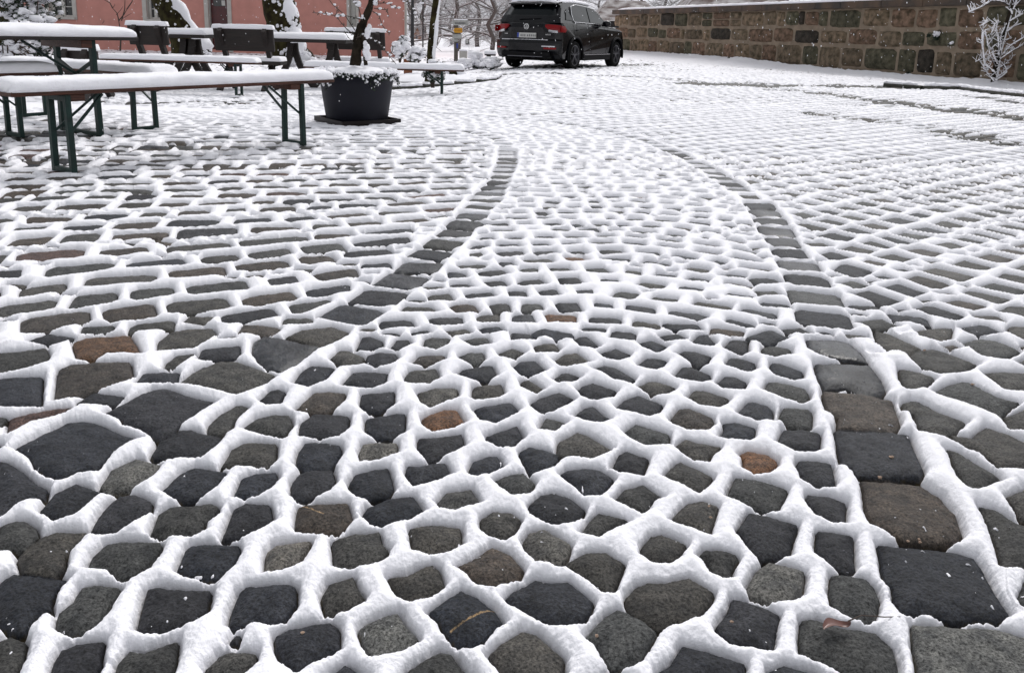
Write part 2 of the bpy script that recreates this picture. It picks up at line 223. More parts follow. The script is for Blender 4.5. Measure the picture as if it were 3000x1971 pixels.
# ---------------------------------------------------------------- the paving: every stone is one outline
T = {}
T[1] = (0, 980); T[2] = (750, 980); T[3] = (1500, 980); T[4] = (2250, 980)
T[5] = (0, 1471); T[6] = (750, 1471); T[7] = (1500, 1471); T[8] = (2250, 1471)
TRACE = """
1 o 660,60 780,25 1200,0 1260,80 1300,150 1150,145 950,150 850,190 705,190
1 g 0,155 200,150 430,125 460,195 400,250 250,280 -60,325 -60,160
1 d -60,400 200,380 395,375 385,500 375,610 200,620 -60,620
1 b 530,330 640,290 880,262 1200,255 1230,380 1100,430 870,490 700,535 480,560 510,440
1 g 1440,40 1530,-20 1700,-60 1960,-60 2000,0 1880,50 1750,95 1435,120
1 g 1490,270 1510,230 1600,195 1810,170 1700,225 1580,270
1 r 75,745 400,690 700,660 560,730 220,800 50,870
1 d 120,1020 350,910 600,800 760,780 880,790 1130,890 1290,940 1140,990 1000,1080 880,1205 700,1215 570,1265 440,1240 330,1190 280,1100
1 d 940,700 1100,625 1250,560 1400,495 1560,490 1700,545 1990,610 1830,690 1650,790 1590,860 1460,915 1360,850 1150,790 1120,750
1 g 1595,420 1790,315 2030,245 2200,260 2530,370 2420,440 2170,505 1950,460 1700,430
1 g 1900,790 2000,720 2160,645 2240,645 2290,660 2150,760 2110,840 1990,870 1895,850
1 g 2200,830 2346,750 2500,720 2660,725 2690,800 2600,890 2350,860
1 d 1370,1055 1450,960 1640,880 1760,870 2050,930 1960,1000 1830,1075 1600,1090 1400,1080
1 l 900,1340 1000,1220 1250,1120 1480,1185 1380,1280 1170,1370 960,1390
1 d 1470,1385 1640,1260 1790,1200 2090,1250 1970,1370 1830,1440 1700,1480 1600,1440
1 g 2010,1150 2110,1040 2220,995 2346,985 2540,990 2530,1100 2450,1150 2200,1150
1 d 2120,1440 2200,1310 2346,1260 2540,1245 2560,1310 2440,1390 2346,1430
1 d -60,1150 80,1170 230,1250 330,1330 440,1370 410,1460 240,1480 100,1530 0,1600 -60,1600
1 d 350,1570 490,1445 700,1368 930,1420 820,1500 640,1606 520,1631 430,1600
5 d 820,180 900,80 990,0 1090,-60 1250,-70 1400,-10 1390,60 1130,180 1040,215 880,225
5 g 1360,215 1440,80 1550,30 1800,20 1950,10 2020,50 1980,100 1870,160 1860,210 1750,245 1500,250
5 d 2020,250 2130,60 2250,10 2346,15 2480,20 2510,140 2400,190 2200,250 2050,265
5 g -60,220 150,165 260,170 345,215 360,280 230,370 -60,370
5 g 150,460 230,390 380,300 520,255 820,255 740,330 600,450 590,540 480,620 380,620 200,600
5 d 0,700 130,640 400,660 630,690 520,780 470,870 480,950 340,990 210,1110 150,1140 50,1080 -60,1060 -60,760
5 g 770,550 830,460 960,370 1110,340 1480,360 1500,395 1420,490 1330,560 1200,610 1090,620 1010,570 900,565
5 d 1610,570 1690,430 1740,390 1900,370 2200,375 2210,440 2130,550 1980,635 1850,630 1680,600
5 g 500,1080 520,970 650,890 740,780 900,755 1110,760 1090,810 960,970 840,1080 750,1115 620,1120
5 d 1240,1090 1300,900 1340,800 1430,765 1700,790 1940,780 1900,950 1750,1040 1480,1115 1350,1120
5 d 2080,1045 2110,930 2180,800 2250,755 2650,740 2720,770 2715,910 2600,1020 2480,1040 2346,1020 2150,1060
5 g -60,1280 100,1215 245,1250 220,1400 150,1500 110,1620 -60,1650
5 d 430,1600 470,1430 550,1330 700,1280 970,1265 930,1370 930,1450 840,1560 780,1640 450,1640
5 g 1030,1600 1060,1450 1180,1330 1330,1340 1640,1245 1620,1420 1580,1510 1480,1640 1050,1660
5 d 2080,1222 2150,1195 2220,1198 2180,1228
5 g 1860,1480 2000,1385 2100,1360 2360,1375 2330,1450 2150,1545 1950,1550
6 d 620,1580 820,1475 900,1510 1020,1580 1000,1680 700,1700
2 w -30,80 60,35 230,45 420,80 600,105 480,180 350,260 230,310 120,290 40,240 -40,150
2 g 260,10 400,-40 700,-70 860,-30 820,10 600,90 480,60
2 d 905,100 960,20 1050,10 1170,50 1165,90 1000,110
2 d 1210,95 1280,50 1410,45 1425,75 1300,100
2 g 1515,85 1540,40 1620,30 1790,40 1740,80 1650,95
2 g 1870,45 1980,30 2130,30 2165,65 2000,75
2 g 670,205 750,150 860,145 1000,185 960,240 780,245
2 d 990,240 1010,185 1100,165 1290,175 1310,210 1200,250 1100,260
2 b 1405,235 1480,190 1560,180 1740,185 1720,225 1550,250
2 g 1850,185 1960,165 2090,165 2100,210 2000,235 1880,215
2 g 2210,150 2346,125 2480,150 2360,180 2270,175
2 d 320,410 390,340 500,285 730,305 610,400 480,435
2 d 770,430 880,345 1010,335 1220,345 1180,420 1060,440 900,435
2 g 1350,370 1400,330 1660,315 1690,375 1580,410 1440,415 1370,405
2 d 1820,345 1880,315 2080,285 2180,290 2215,350 2100,395 1960,375
2 d 20,565 120,510 220,500 280,520 210,590 110,595
2 b 350,640 520,525 680,520 830,535 800,600 640,675 560,675 400,655
2 d 945,610 960,530 1100,530 1275,515 1270,610 1130,660 1040,660 950,620
2 l 1470,520 1640,490 1800,485 1855,500 1840,565 1700,595 1600,615 1545,600
2 g 1975,530 1985,470 2100,455 2260,450 2280,515 2200,540 2020,545
2 d 1990,668 2110,650 2346,628 2420,680 2340,720 2180,760 2080,750 2020,700
2 d 385,870 400,800 520,735 680,730 860,740 850,830 740,880 640,890 420,885
2 d 1000,760 1130,735 1280,715 1375,715 1370,860 1230,905 1100,895 1000,850
2 o 1515,740 1590,715 1720,680 1850,685 1920,775 1800,810 1620,830 1540,800
2 d 2100,905 2220,870 2400,832 2460,910 2346,975 2240,975 2140,950
2 d 360,1140 380,1060 440,1000 560,985 780,1005 790,1060 700,1160 680,1195 450,1205
2 d 310,1420 320,1320 390,1260 520,1235 710,1240 735,1330 650,1400 480,1450 380,1465
2 l 935,1050 970,1000 1100,985 1300,990 1300,1060 1120,1095 960,1105
2 d 1480,1020 1480,950 1600,940 1740,930 1890,905 1925,1005 1750,1060 1600,1110 1560,1090
2 d 1360,1240 1380,1190 1500,1190 1740,1160 1800,1250 1640,1290 1460,1325 1400,1280
2 d 1945,1190 1980,1140 2100,1110 2220,1100 2280,1170 2170,1210 2020,1235 1955,1215
2 d 840,1330 900,1260 1080,1220 1220,1215 1250,1300 1270,1380 1200,1430 1050,1450 940,1435 880,1390
2 g 1650,1490 1730,1430 1980,1400 2070,1500 1960,1520 1830,1545 1710,1530
2 g 2175,1315 2280,1290 2450,1265 2570,1330 2490,1400 2346,1410 2240,1360
6 b 350,180 375,40 450,10 850,0 900,130 750,225 580,220 380,205
6 d 960,70 1010,20 1200,-40 1450,-50 1545,50 1400,110 1150,150 1060,140
6 l 70,570 85,430 170,370 300,355 520,345 450,440 380,510 240,550
6 g 690,340 870,290 1140,275 1160,350 1220,390 1180,460 1050,500 850,525 710,510
6 g 1395,240 1500,215 1620,200 1880,215 1890,300 1900,340 1750,395 1600,405 1440,370
6 g 2050,130 2170,85 2346,95 2440,140 2370,220 2280,265 2150,245 2070,200
6 g 1200,650 1380,640 1500,590 1620,560 1690,600 1740,720 1710,750 1560,800 1420,825 1320,790 1240,700
6 b 1820,560 1950,510 2160,390 2346,460 2470,575 2400,640 2346,660 2200,700 2050,690 1930,610
6 g 590,810 660,720 900,670 930,750 1000,820 960,860 800,915 640,930
7 d -80,850 0,790 210,690 380,720 520,720 760,880 730,960 650,1030 520,1045 360,1050 230,1000 0,915
6 d 1570,980 1720,890 1880,800 2050,870 2200,960 2290,1060 2180,1120 2060,1210 1960,1235 1820,1200 1750,1150 1680,1060
6 d 165,1200 300,1150 520,1110 690,1090 770,1140 780,1310 640,1360 480,1400 370,1450 230,1380 170,1290
6 l 935,1130 1010,1090 1200,1020 1310,1000 1380,1100 1490,1180 1480,1230 1310,1300 1060,1335 980,1260
7 g -230,1360 -100,1270 80,1170 230,1190 350,1290 485,1390 480,1500 420,1640 0,1650 -60,1540 -150,1450
6 g 1320,1564 1400,1490 1690,1350 1800,1370 1900,1480 2040,1564 2080,1640 1340,1660
3 d -20,-20 190,-10 210,20 0,25
3 g 190,100 280,85 400,80 460,115 410,128 230,130
3 d 550,35 620,15 700,20 810,75 740,92 640,85
3 d 1150,70 1250,45 1350,60 1440,90 1330,128 1220,105
3 d 1640,45 1700,5 1800,0 1880,50 1820,75 1700,65
3 d 1940,90 1990,50 2170,60 2170,130 2090,148 1960,115
3 g 375,215 470,180 600,170 730,230 600,245 460,250
3 d 790,155 950,125 1100,165 1050,190 980,200 860,190
3 d 0,275 60,245 220,235 320,300 220,325 100,330
3 d 1140,255 1220,215 1310,215 1430,240 1380,275 1300,290 1180,275
3 d 1490,175 1560,145 1700,155 1840,195 1780,250 1690,268 1640,230
3 d 1950,255 1990,215 2110,225 2240,245 2240,290 2150,310 1980,280
3 d 370,385 440,350 520,345 640,370 540,400 430,402
3 d 730,315 840,285 950,300 1140,370 1090,405 950,385 850,345
3 d 1475,355 1550,305 1640,300 1830,345 1820,375 1720,390 1530,370
3 d 1860,425 1940,385 2050,395 2160,420 2120,462 1950,455
3 g 75,420 160,405 300,465 210,485 110,460
3 d 590,485 640,455 740,435 970,495 900,540 780,550 680,540
3 g 1140,460 1240,420 1320,415 1510,465 1400,510 1280,518
4 g -50,500 -10,435 100,440 350,490 385,520 370,565 310,585 150,560 0,520
3 g 1600,560 1650,510 1750,500 2000,565 1960,600 1880,630 1750,615
3 d 165,600 250,565 430,535 580,580 500,610 360,655 270,660 190,630
3 d 940,640 1020,590 1150,555 1390,620 1330,680 1240,705 1150,690 1000,670
3 d 2060,690 2150,620 2200,610 2346,640 2400,665 2400,740 2250,745 2100,710
3 d 560,715 650,660 750,645 910,735 800,755 680,745
3 b 1435,755 1520,685 1620,680 1850,750 1865,790 1780,830 1620,825 1490,790
3 g 250,810 300,760 400,770 500,790 370,835 270,830
3 g 1020,870 1130,820 1250,845 1450,890 1440,955 1230,965 1130,930
3 d 1890,900 1940,840 1920,800 2050,795 2240,840 2230,900 2160,925 1960,915
4 g 100,740 130,675 380,680 415,710 410,800 330,815 210,800
3 g 415,980 420,960 600,885 720,920 930,1010 860,1040 720,1075 560,1065 480,1070 410,1060
3 d 60,1070 150,1035 310,1055 430,1085 430,1130 370,1175 170,1215 100,1140
3 g 1490,1005 1580,955 1700,980 1930,1005 1820,1070 1800,1105 1680,1100 1580,1060
3 o 2070,1090 2150,1055 2346,1085 2440,1130 2440,1165 2346,1215 2230,1215 2120,1180 2120,1120
3 d 905,1180 970,1090 1040,1055 1260,1120 1230,1180 1190,1235 1000,1205
3 d 430,1270 500,1235 700,1225 820,1235 940,1295 850,1380 790,1415 680,1410 570,1350
3 g 1375,1275 1490,1180 1540,1160 1700,1215 1850,1270 1780,1350 1710,1385 1600,1350
3 g 930,1480 1020,1410 1200,1375 1400,1470 1290,1500 1260,1550 1200,1572 1090,1540
7 d 145,10 250,-60 380,-85 540,-50 680,20 640,80 560,120 430,135 280,110 180,70
3 g 1970,1450 2000,1380 2040,1305 2346,1345 2540,1400 2500,1470 2440,1550 2300,1560 2150,1510
7 g 1440,130 1530,50 1600,0 1750,-20 1900,20 1870,100 1820,225 1650,180 1500,150
7 g 620,220 700,140 790,80 870,100 1090,150 930,190 780,245 700,235
7 d 2050,240 2160,100 2346,130 2630,190 2570,340 2560,410 2346,450 2300,460 2180,380
7 l 90,330 150,265 300,240 400,290 550,360 530,440 430,520 340,490 240,485 150,420
7 g 460,560 600,490 680,455 870,450 950,500 1050,540 1000,620 930,750 840,750 740,700 640,640
7 g 1180,370 1260,300 1370,275 1500,310 1610,350 1540,440 1440,485 1300,480 1190,440
7 g 1700,480 1760,430 1900,430 2060,460 2090,490 2020,560 2030,610 1950,620 1850,590 1790,520
7 l 2140,720 2220,610 2346,530 2500,560 2690,620 2670,780 2560,820 2346,840 2200,800
7 g 1030,830 1130,750 1250,720 1400,730 1620,690 1860,820 1830,900 1700,1000 1500,1050 1340,1080 1200,1030 1080,970
7 g 660,1190 750,1110 860,1020 960,980 1080,1010 1220,1080 1340,1160 1270,1270 1180,1390 1060,1430 930,1440 850,1370 770,1270
7 d 1860,1100 1970,970 2010,860 2100,870 2346,950 2470,1000 2400,1270 2346,1275 2180,1245 2010,1230 1890,1160
7 d 1320,1510 1440,1450 1550,1300 1750,1340 1950,1390 2150,1440 2140,1530 2110,1650 1300,1680
4 d 260,1200 270,1150 450,1160 590,1180 630,1300 600,1330 440,1335 330,1300
4 g -60,110 80,100 225,125 225,160 60,165 -50,155
4 d 15,310 20,255 120,260 330,320 320,370 230,380 90,355
4 d 75,960 130,860 300,865 490,900 480,1000 400,1018 250,1010 160,985
8 d 340,-30 350,-80 520,-75 725,-25 720,60 720,125 620,130 470,90
8 d 430,390 440,270 580,275 790,320 800,480 820,540 730,595 600,530 450,440
8 g 560,800 570,660 750,670 910,700 1000,780 1040,850 1000,1000 900,1030 740,980 600,910
8 g 280,1200 295,1070 450,1060 700,1130 1000,1180 1160,1300 1200,1400 1210,1600 1000,1550 750,1520 560,1440 300,1360
8 d 0,1520 150,1480 400,1520 620,1600 620,1700 -40,1700
4 w 340,40 620,40 760,70 870,150 940,230 830,225 700,215 500,180 390,140
4 w 420,260 600,265 940,290 1050,400 1090,470 1040,520 900,530 860,520 720,465 520,470 450,370
4 b 500,520 860,545 1150,590 1220,750 1210,800 1150,870 900,850 640,830 640,740 550,700 510,590
4 d 600,860 900,870 1150,885 1300,910 1360,1050 1440,1200 1400,1260 1000,1265 820,1250 760,1190 680,1160 620,960
8 b 870,-120 830,-205 1050,-215 1400,-190 1590,-80 1740,80 1800,240 1720,310 1500,335 1250,320 1120,240 980,185 900,80
8 d 990,380 1300,400 1650,430 1900,490 1990,600 2100,790 2240,950 2100,1015 1900,1000 1700,1020 1450,960 1250,960 1160,870 1140,760 1060,690 1030,520
8 l 1310,1110 1700,1130 2100,1150 2346,1220 2600,1300 2600,1700 1430,1700 1390,1500 1330,1290
4 g 960,-30 1100,-20 1300,60 1430,115 1310,150 1110,135 1010,90
4 g 1290,190 1330,150 1500,125 1700,180 1930,250 1830,300 1750,320 1580,325 1430,290 1360,250
4 g 1740,75 1900,35 2100,50 2330,130 2280,160 2150,200 2000,185
4 g 1190,300 1400,340 1540,385 1450,450 1290,465 1230,410
4 g 1970,360 2100,345 2346,350 2600,400 2600,600 2346,510 2200,500 2080,430
4 g 1490,520 1620,470 1750,440 1850,450 2100,560 2320,610 2190,660 2150,710 1960,655 1750,600 1590,560
4 g 1220,620 1300,590 1400,610 1600,700 1830,775 1720,860 1640,890 1400,855 1390,830 1340,720 1250,680
4 g 1660,900 1740,925 1850,935 1990,840 2150,890 2346,950 2600,1050 2600,1180 2346,1180 2130,1170 1990,1080 1850,1030 1700,970
4 g 2150,740 2346,700 2600,720 2600,850 2346,840 2230,830
4 g 1620,1040 1750,1070 1900,1150 2100,1240 2160,1290 2000,1340 1880,1370 1800,1300 1720,1210 1680,1110
4 g 2170,1475 2346,1405 2600,1380 2600,1650 2346,1640 2260,1560
8 g 1920,20 2080,60 2300,180 2600,260 2600,540 2346,545 2160,535 2110,380 2020,200
4 g 2180,-20 2346,40 2600,80 2600,-60 2200,-80
4 g 1330,-40 1500,-60 1700,-60 1680,20 1560,35 1430,15
4 g 2260,250 2346,220 2600,180 2600,330 2400,290
"""
rng = random.Random(4)
COL = {'d': (.0085, .0093, .0118), 'g': (.0195, .0193, .0183), 'l': (.040, .039, .036), 'b': (.0215, .0178, .0150),
       'o': (.046, .024, .013), 'r': (.028, .016, .013), 'w': (.010, .0105, .012)}
stones = []                                   # (outline Nx2, colour, wet)
def add_stone(pts, c, wet=0.0):
    k = rng.uniform(.78, 1.25); t = rng.uniform(-.06, .06)
    stones.append((np.array(pts), (c[0] * k * (1 + t), c[1] * k, c[2] * k * (1 - t)), wet, rng.uniform(-1, 1), rng.uniform(-1, 1)))
ZB = 0.008
traced = []
for ln in TRACE.strip().splitlines():
    a = ln.split(); ox, oy = T[int(a[0])]; k = a[1]
    P = [tuple(float(q) for q in s.split(',')) for s in a[2:]]
    P = [(ox + x / 3.128, oy + y / 3.128) for x, y in P]
    y0 = min(p[1] for p in P); y1 = max(p[1] for p in P)
    g = [G(x, y, -.009 + (ZB + .009) * ((y - y0) / (y1 - y0)) ** 1.3) for x, y in P]
    # a point seen over the crest of the near snow lies further towards the camera
    pts = [(p.x, p.y) for p in g]
    add_stone(pts, COL[k], 1.0 if k == 'w' else 0.0); traced.append((np.mean(pts, axis=0), max(math.dist(pts[0], q) for q in pts)))
segA = np.concatenate([s[0] for s in stones]); segB = np.concatenate([np.roll(s[0], -1, 0) for s in stones]); segE = segB - segA
polT = [[tuple(q) for q in s[0]] for s in stones]; cenT = np.array([s[0].mean(0) for s in stones])

def to_px(X, Y, z=0.0):
    d = Vector((X, Y, z - CAM_H)); k = d.dot(fw)
    return (1500 + FPX * d.dot(rt) / k, PY0 - FPX * d.dot(up) / k) if k > 0 else (9e9, 9e9)
A_px = [(60, 1430), (230, 1300), (480, 1205), (650, 1100), (850, 1030), (958, 958), (1078, 889), (1153, 838), (1216, 794), (1260, 744), (1317, 700),
        (1368, 649), (1399, 611), (1431, 573), (1462, 529), (1485, 479), (1487, 441), (1462, 410), (1386, 388), (1250, 374)]
B_px = [(2850, 1960), (2750, 1690), (2660, 1490), (2570, 1320), (2525, 1203), (2490, 1105), (2450, 1025), (2420, 958), (2401, 901), (2382, 851), (2357, 800), (2326, 756),
        (2300, 718), (2263, 655), (2225, 599), (2143, 542), (2086, 504), (2004, 460), (1890, 413), (1765, 382), (1640, 362)]
Apl = [(-1.35, .85)] + [tuple(G(*p).xy) for p in A_px] + [(-2.6, 7.7), (-9, 8.2)]
Bpl = [tuple(G(2900, 2150).xy)] + [tuple(G(*p).xy) for p in B_px] + [(-1.0, 8.9), (-9, 9.6)]
def walk(pl, step, j=0.0):
    out = []; nxt = 0.0; acc = 0.0
    for (a, b) in zip(pl[:-1], pl[1:]):
        L = math.dist(a, b)
        while nxt <= acc + L:
            t = (nxt - acc) / L; out.append((a[0] + (b[0] - a[0]) * t, a[1] + (b[1] - a[1]) * t, math.atan2(b[1] - a[1], b[0] - a[0]), nxt))
            nxt += step * (1 + rng.uniform(-j, j))
        acc += L
    return out
Aw = np.array([(p[0], p[1]) for p in walk(Apl, .06)]); Bw = np.array([(p[0], p[1]) for p in walk(Bpl, .06)])
def inside(poly, x, y):
    c = False; n = len(poly)
    for i in range(n):
        x1, y1 = poly[i]; x2, y2 = poly[i - 1]
        if (y1 > y) != (y2 > y) and x < (x2 - x1) * (y - y1) / (y2 - y1) + x1: c = not c
    return c
path_poly = Apl + Bpl[::-1] + [(-1.35, .5)]
left_poly = Apl + [(-40, 8.4), (-40, .3), (-1.35, .3)]
def region(x, y):
    if inside(path_poly, x, y): return 'm'
    if inside(left_poly, x, y): return 'l'
    return 'r'
def near_band(x, y, r):
    return min(((Aw - (x, y)) ** 2).sum(1).min(), ((Bw - (x, y)) ** 2).sum(1).min()) < r * r
def in_trace(x, y):
    px, py = to_px(x, y)
    return False
def near_trace(x, y, r):
    if y > 3.2: return False
    w_ = np.array((x, y)) - segA; t = np.clip((w_ * segE).sum(1) / ((segE ** 2).sum(1) + 1e-12), 0, 1)
    if ((w_ - segE * t[:, None]) ** 2).sum(1).min() < r * r: return True
    k = int(((cenT - (x, y)) ** 2).sum(1).argmin())
    return inside(polT[k], x, y)
def block(x, y, th, a, b, j=.10, warp=True):
    """an irregular block, corners knocked off: half sizes a, b"""
    c, s = math.cos(th), math.sin(th); P = []
    k = rng.uniform(.88, 1.06); a *= k; b *= rng.uniform(.88, 1.05)
    q = rng.uniform(.16, .34)
    for (u, v) in ((-1, -1 + q), (-1 + q, -1), (1 - q, -1), (1, -1 + q), (1, 1 - q), (1 - q, 1), (-1 + q, 1), (-1, 1 - q)):
        u = (u + rng.uniform(-j, j)) * a; v = (v + rng.uniform(-j, j)) * b
        X_, Y_ = x + u * c - v * s, y + u * s + v * c
        if warp:
            n1 = mnoise.noise_vector(Vector((X_ * 1.8, Y_ * 1.8, 0))); n2 = mnoise.noise_vector(Vector((X_ * 6.5, Y_ * 6.5, 5)))
            X_ += n1.x * .042 + n2.x * .014; Y_ += n1.y * .042 + n2.y * .014
            for W in (Aw, Bw):
                q_ = W - (X_, Y_); dd = (q_ ** 2).sum(1); i = int(dd.argmin()); dd = math.sqrt(dd[i])
                if dd < .112 and dd > 1e-4: X_ = W[i][0] - q_[i][0] / dd * .112; Y_ = W[i][1] - q_[i][1] / dd * .112
        P.append((X_, Y_))
    return P
YMAX = 33.0
def tmax(y): return min(3.4 * y + .1, .80 * y + 3.0)
# the two bands of large setts
for pl, st in ((Apl, .178), (Bpl, .198)):
    for x, y, th, d in walk(pl, st, .07):
        if near_trace(x, y, .07): continue
        kk = rng.random(); c = COL['d'] if kk < .55 else COL['g'] if kk < .8 else COL['w']
        add_stone(block(x, y, th, st * .475, .083 + rng.uniform(-.004, .006), .05, False), c, rng.choice((0, .3, .8)))
# left: rows of big pavers
def pick(x, y, p):
    r = rng.random(); acc = 0
    for k, q in p:
        acc += q
        if r < acc: return COL[k]
    return COL['g']
def slope_l(Y): 
    return float(np.interp(Y, [0, 2.2, 3, 4.3, 7, 12], [.62, .58, .45, .26, .13, .08]))
Yk = .2
while Yk < 10.2:
    s = slope_l(Yk); x = .9; th = math.atan(s); off = rng.uniform(0, .2)
    x -= off
    wv = rng.uniform(0, 6)
    while x > -12:
        L = rng.uniform(.16, .28); xc = x - L / 2 * math.cos(th); x -= L * math.cos(th)
        yy = Yk + s * (xc + 1.0) + .018 * math.sin(xc * 2.2 + wv)
        pitch = .20 * (1 - .12 * (xc + 1) * (1 if Yk < 4.3 else .3))
        if yy < .45 or abs(xc) > tmax(yy) or region(xc, yy) != 'l' or near_band(xc, yy, .142) or in_trace(xc, yy) or near_trace(xc, yy, .078): continue
        add_stone(block(xc, yy, th + rng.uniform(-.04, .04), L / 2 - .013, pitch * .5 * math.cos(th) - .0185, .09), pick(xc, yy, (('d', .25), ('b', .3), ('g', .35), ('r', .05))), rng.choice((0, 0, .2)))
    Yk += .20 * rng.uniform(.9, 1.1)
# the small mosaic of the path, laid in shallow arches
def xc_path(Y): return float(np.interp(Y, [0, 1.5, 3.2, 3.9, 4.8, 6.0], [-.3, -.05, .39, .48, .57, .6]))
Y0 = .1
while Y0 < 9.6:
    xm = xc_path(Y0); x = xm - 2.6 + rng.uniform(0, .12); wv = rng.uniform(0, 6)
    amp = 1.0 if Y0 < 3 else max(.25, 1 - (Y0 - 3) / 3)
    while x < xm + 1.6:
        L = rng.uniform(.108, .150); xx = x + L / 2; x += L
        dx = xx - xm - .1; A = .66 if dx > 0 else .22
        yy = Y0 - amp * A * abs(dx) ** 1.6 + .012 * math.sin(xx * 6 + wv)
        th = -amp * A * 1.6 * abs(dx) ** .6 * (1 if dx > 0 else -1); th = math.atan(th)
        if yy < .45 or abs(xx) > tmax(yy) or region(xx, yy) != 'm' or near_band(xx, yy, .136) or in_trace(xx, yy) or near_trace(xx, yy, .052): continue
        a = (L * .5 - .0160) / max(.75, math.cos(th)); b = .0635 * math.cos(th) - .0145
        add_stone(block(xx, yy, th + rng.uniform(-.1, .1), a, max(.026, b) * rng.uniform(.85, 1.1), .14), pick(xx, yy, (('d', .66), ('g', .25), ('b', .06), ('o', .012))), rng.choice((0, 0, .2)))
    Y0 += .1275
# right and beyond: diagonal courses
e1 = R(36); ce, se = math.cos(e1), math.sin(e1)
def diag(y_lo, y_hi, pv, lo, hi):
    v = -30.0
    while v < 45:
        u = -30 + rng.uniform(0, .2); wv = rng.uniform(0, 6)
        while u < 45:
            L = rng.uniform(lo, hi); uc = u + L / 2; u += L
            vv = v + .02 * math.sin(uc * 1.3 + wv)
            x = uc * ce - vv * se; y = uc * se + vv * ce
            if y < y_lo or y >= y_hi or abs(x) > tmax(y): continue
            if x > 4.74 + .354 * (34 - y): continue
            if y < 10 and (region(x, y) != 'r' or near_band(x, y, .15)): continue
            if near_trace(x, y, .072): continue
            add_stone(block(x, y, e1 + rng.uniform(-.07, .07), L / 2 - .0145, pv * .5 - .0175, .11), pick(x, y, (('d', .15), ('g', .6), ('b', .2))), rng.choice((0, 0, .2)))
        v += pv * rng.uniform(.86, 1.1)
diag(.45, 11, .184, .14, .21)
diag(11, YMAX, .25, .2, .32)
print('stones', len(stones))

# ---------------------------------------------------------------- splat the outlines into a height field, dense near, sparse far
_o = .80 + (3.4 - .80) * (np.arange(1, 131) / 130) ** 1.7
ti = np.concatenate([-_o[::-1], np.linspace(-.80, .80, 1366), _o]); NI = len(ti)
inv = np.concatenate([np.linspace(1 / .62, 1 / 6.0, 1130, endpoint=False), np.linspace(1 / 6.0, 1 / 36.0, 380)]); Yj = 1 / inv; NJ = len(inv)
XX = (Yj[:, None] * ti[None, :]).astype(np.float32); YY = np.repeat(Yj[:, None], NI, 1).astype(np.float32)
S1 = np.full((NJ, NI), .07, np.float32); S2 = np.full((NJ, NI), .09, np.float32); ID = np.zeros((NJ, NI), np.int32)
def splat(n):
    P = stones[n][0]
    x0, y0 = P.min(0) - .045; x1, y1 = P.max(0) + .045; y0 = max(y0, .6)
    if y1 < .62: return
    ja = np.searchsorted(-inv, -1 / y0) - 1; jb = np.searchsorted(-inv, -1 / y1) + 1
    ta = min(x0 / y0, x0 / y1); tb = max(x1 / y0, x1 / y1)
    ia = int(np.searchsorted(ti, ta)) - 1; ib = int(np.searchsorted(ti, tb)) + 1
    ja = max(ja, 0); jb = min(jb, NJ); ia = max(ia, 0); ib = min(ib, NI)
    if ja >= jb or ia >= ib: return
    X = XX[ja:jb, ia:ib]; Y = YY[ja:jb, ia:ib]
    d2 = np.full(X.shape, 9.0, np.float32); sg = np.ones(X.shape, np.int8)
    m = len(P)
    for k in range(m):
        ax, ay = P[k]; bx, by = P[k - 1]; ex, ey = bx - ax, by - ay
        wx = X - ax; wy = Y - ay
        t = np.clip((wx * ex + wy * ey) / (ex * ex + ey * ey + 1e-12), 0, 1)
        q = (wx - ex * t) ** 2 + (wy - ey * t) ** 2; d2 = np.minimum(d2, q)
        c1 = Y >= ay; c2 = Y < by; c3 = ex * wy > ey * wx
        sg = np.where((c1 & c2 & c3) | (~c1 & ~c2 & ~c3), -sg, sg)
    s = np.sqrt(d2) * sg
    a = S1[ja:jb, ia:ib]; b = S2[ja:jb, ia:ib]; i_ = ID[ja:jb, ia:ib]
    lt = s < a
    b[:] = np.where(lt, a, np.minimum(b, s)); a[:] = np.where(lt, s, a); i_[:] = np.where(lt, n, i_)
for n in range(len(stones)): splat(n)
FZ = np.where((YY < 2.15) & (np.abs(XX) < .78 * YY), .016, 0).astype(np.float32)
# little filler stones wherever the courses leave a gap
for _ in range(1100):
    gap = np.where((YY < 8.5) & (YY > .7) & (np.abs(XX) < .78 * YY + 1.2), S1 - FZ, 0); k = int(gap.argmax()); gj, gi = divmod(k, NI); g_ = float(gap[gj, gi])
    if g_ < .034: break
    g_ = float(S1[gj, gi]); r_ = min(.070, g_ - .013); x0, y0 = float(XX[gj, gi]), float(YY[gj, gi])
    kk = max(.6, min(1.0, r_ / .03))
    add_stone(block(x0, y0, rng.uniform(-.3, .6), r_ * 1.12, r_ * .85, .12, False), pick(x0, y0, (('d', .45), ('g', .4), ('b', .12))), 0.0); splat(len(stones) - 1)
    j0, j1, i0_, i1_ = max(0, gj - 3), gj + 4, max(0, gi - 3), gi + 4; S1[gj, gi] = min(S1[gj, gi], 0)
print('with fillers', len(stones))

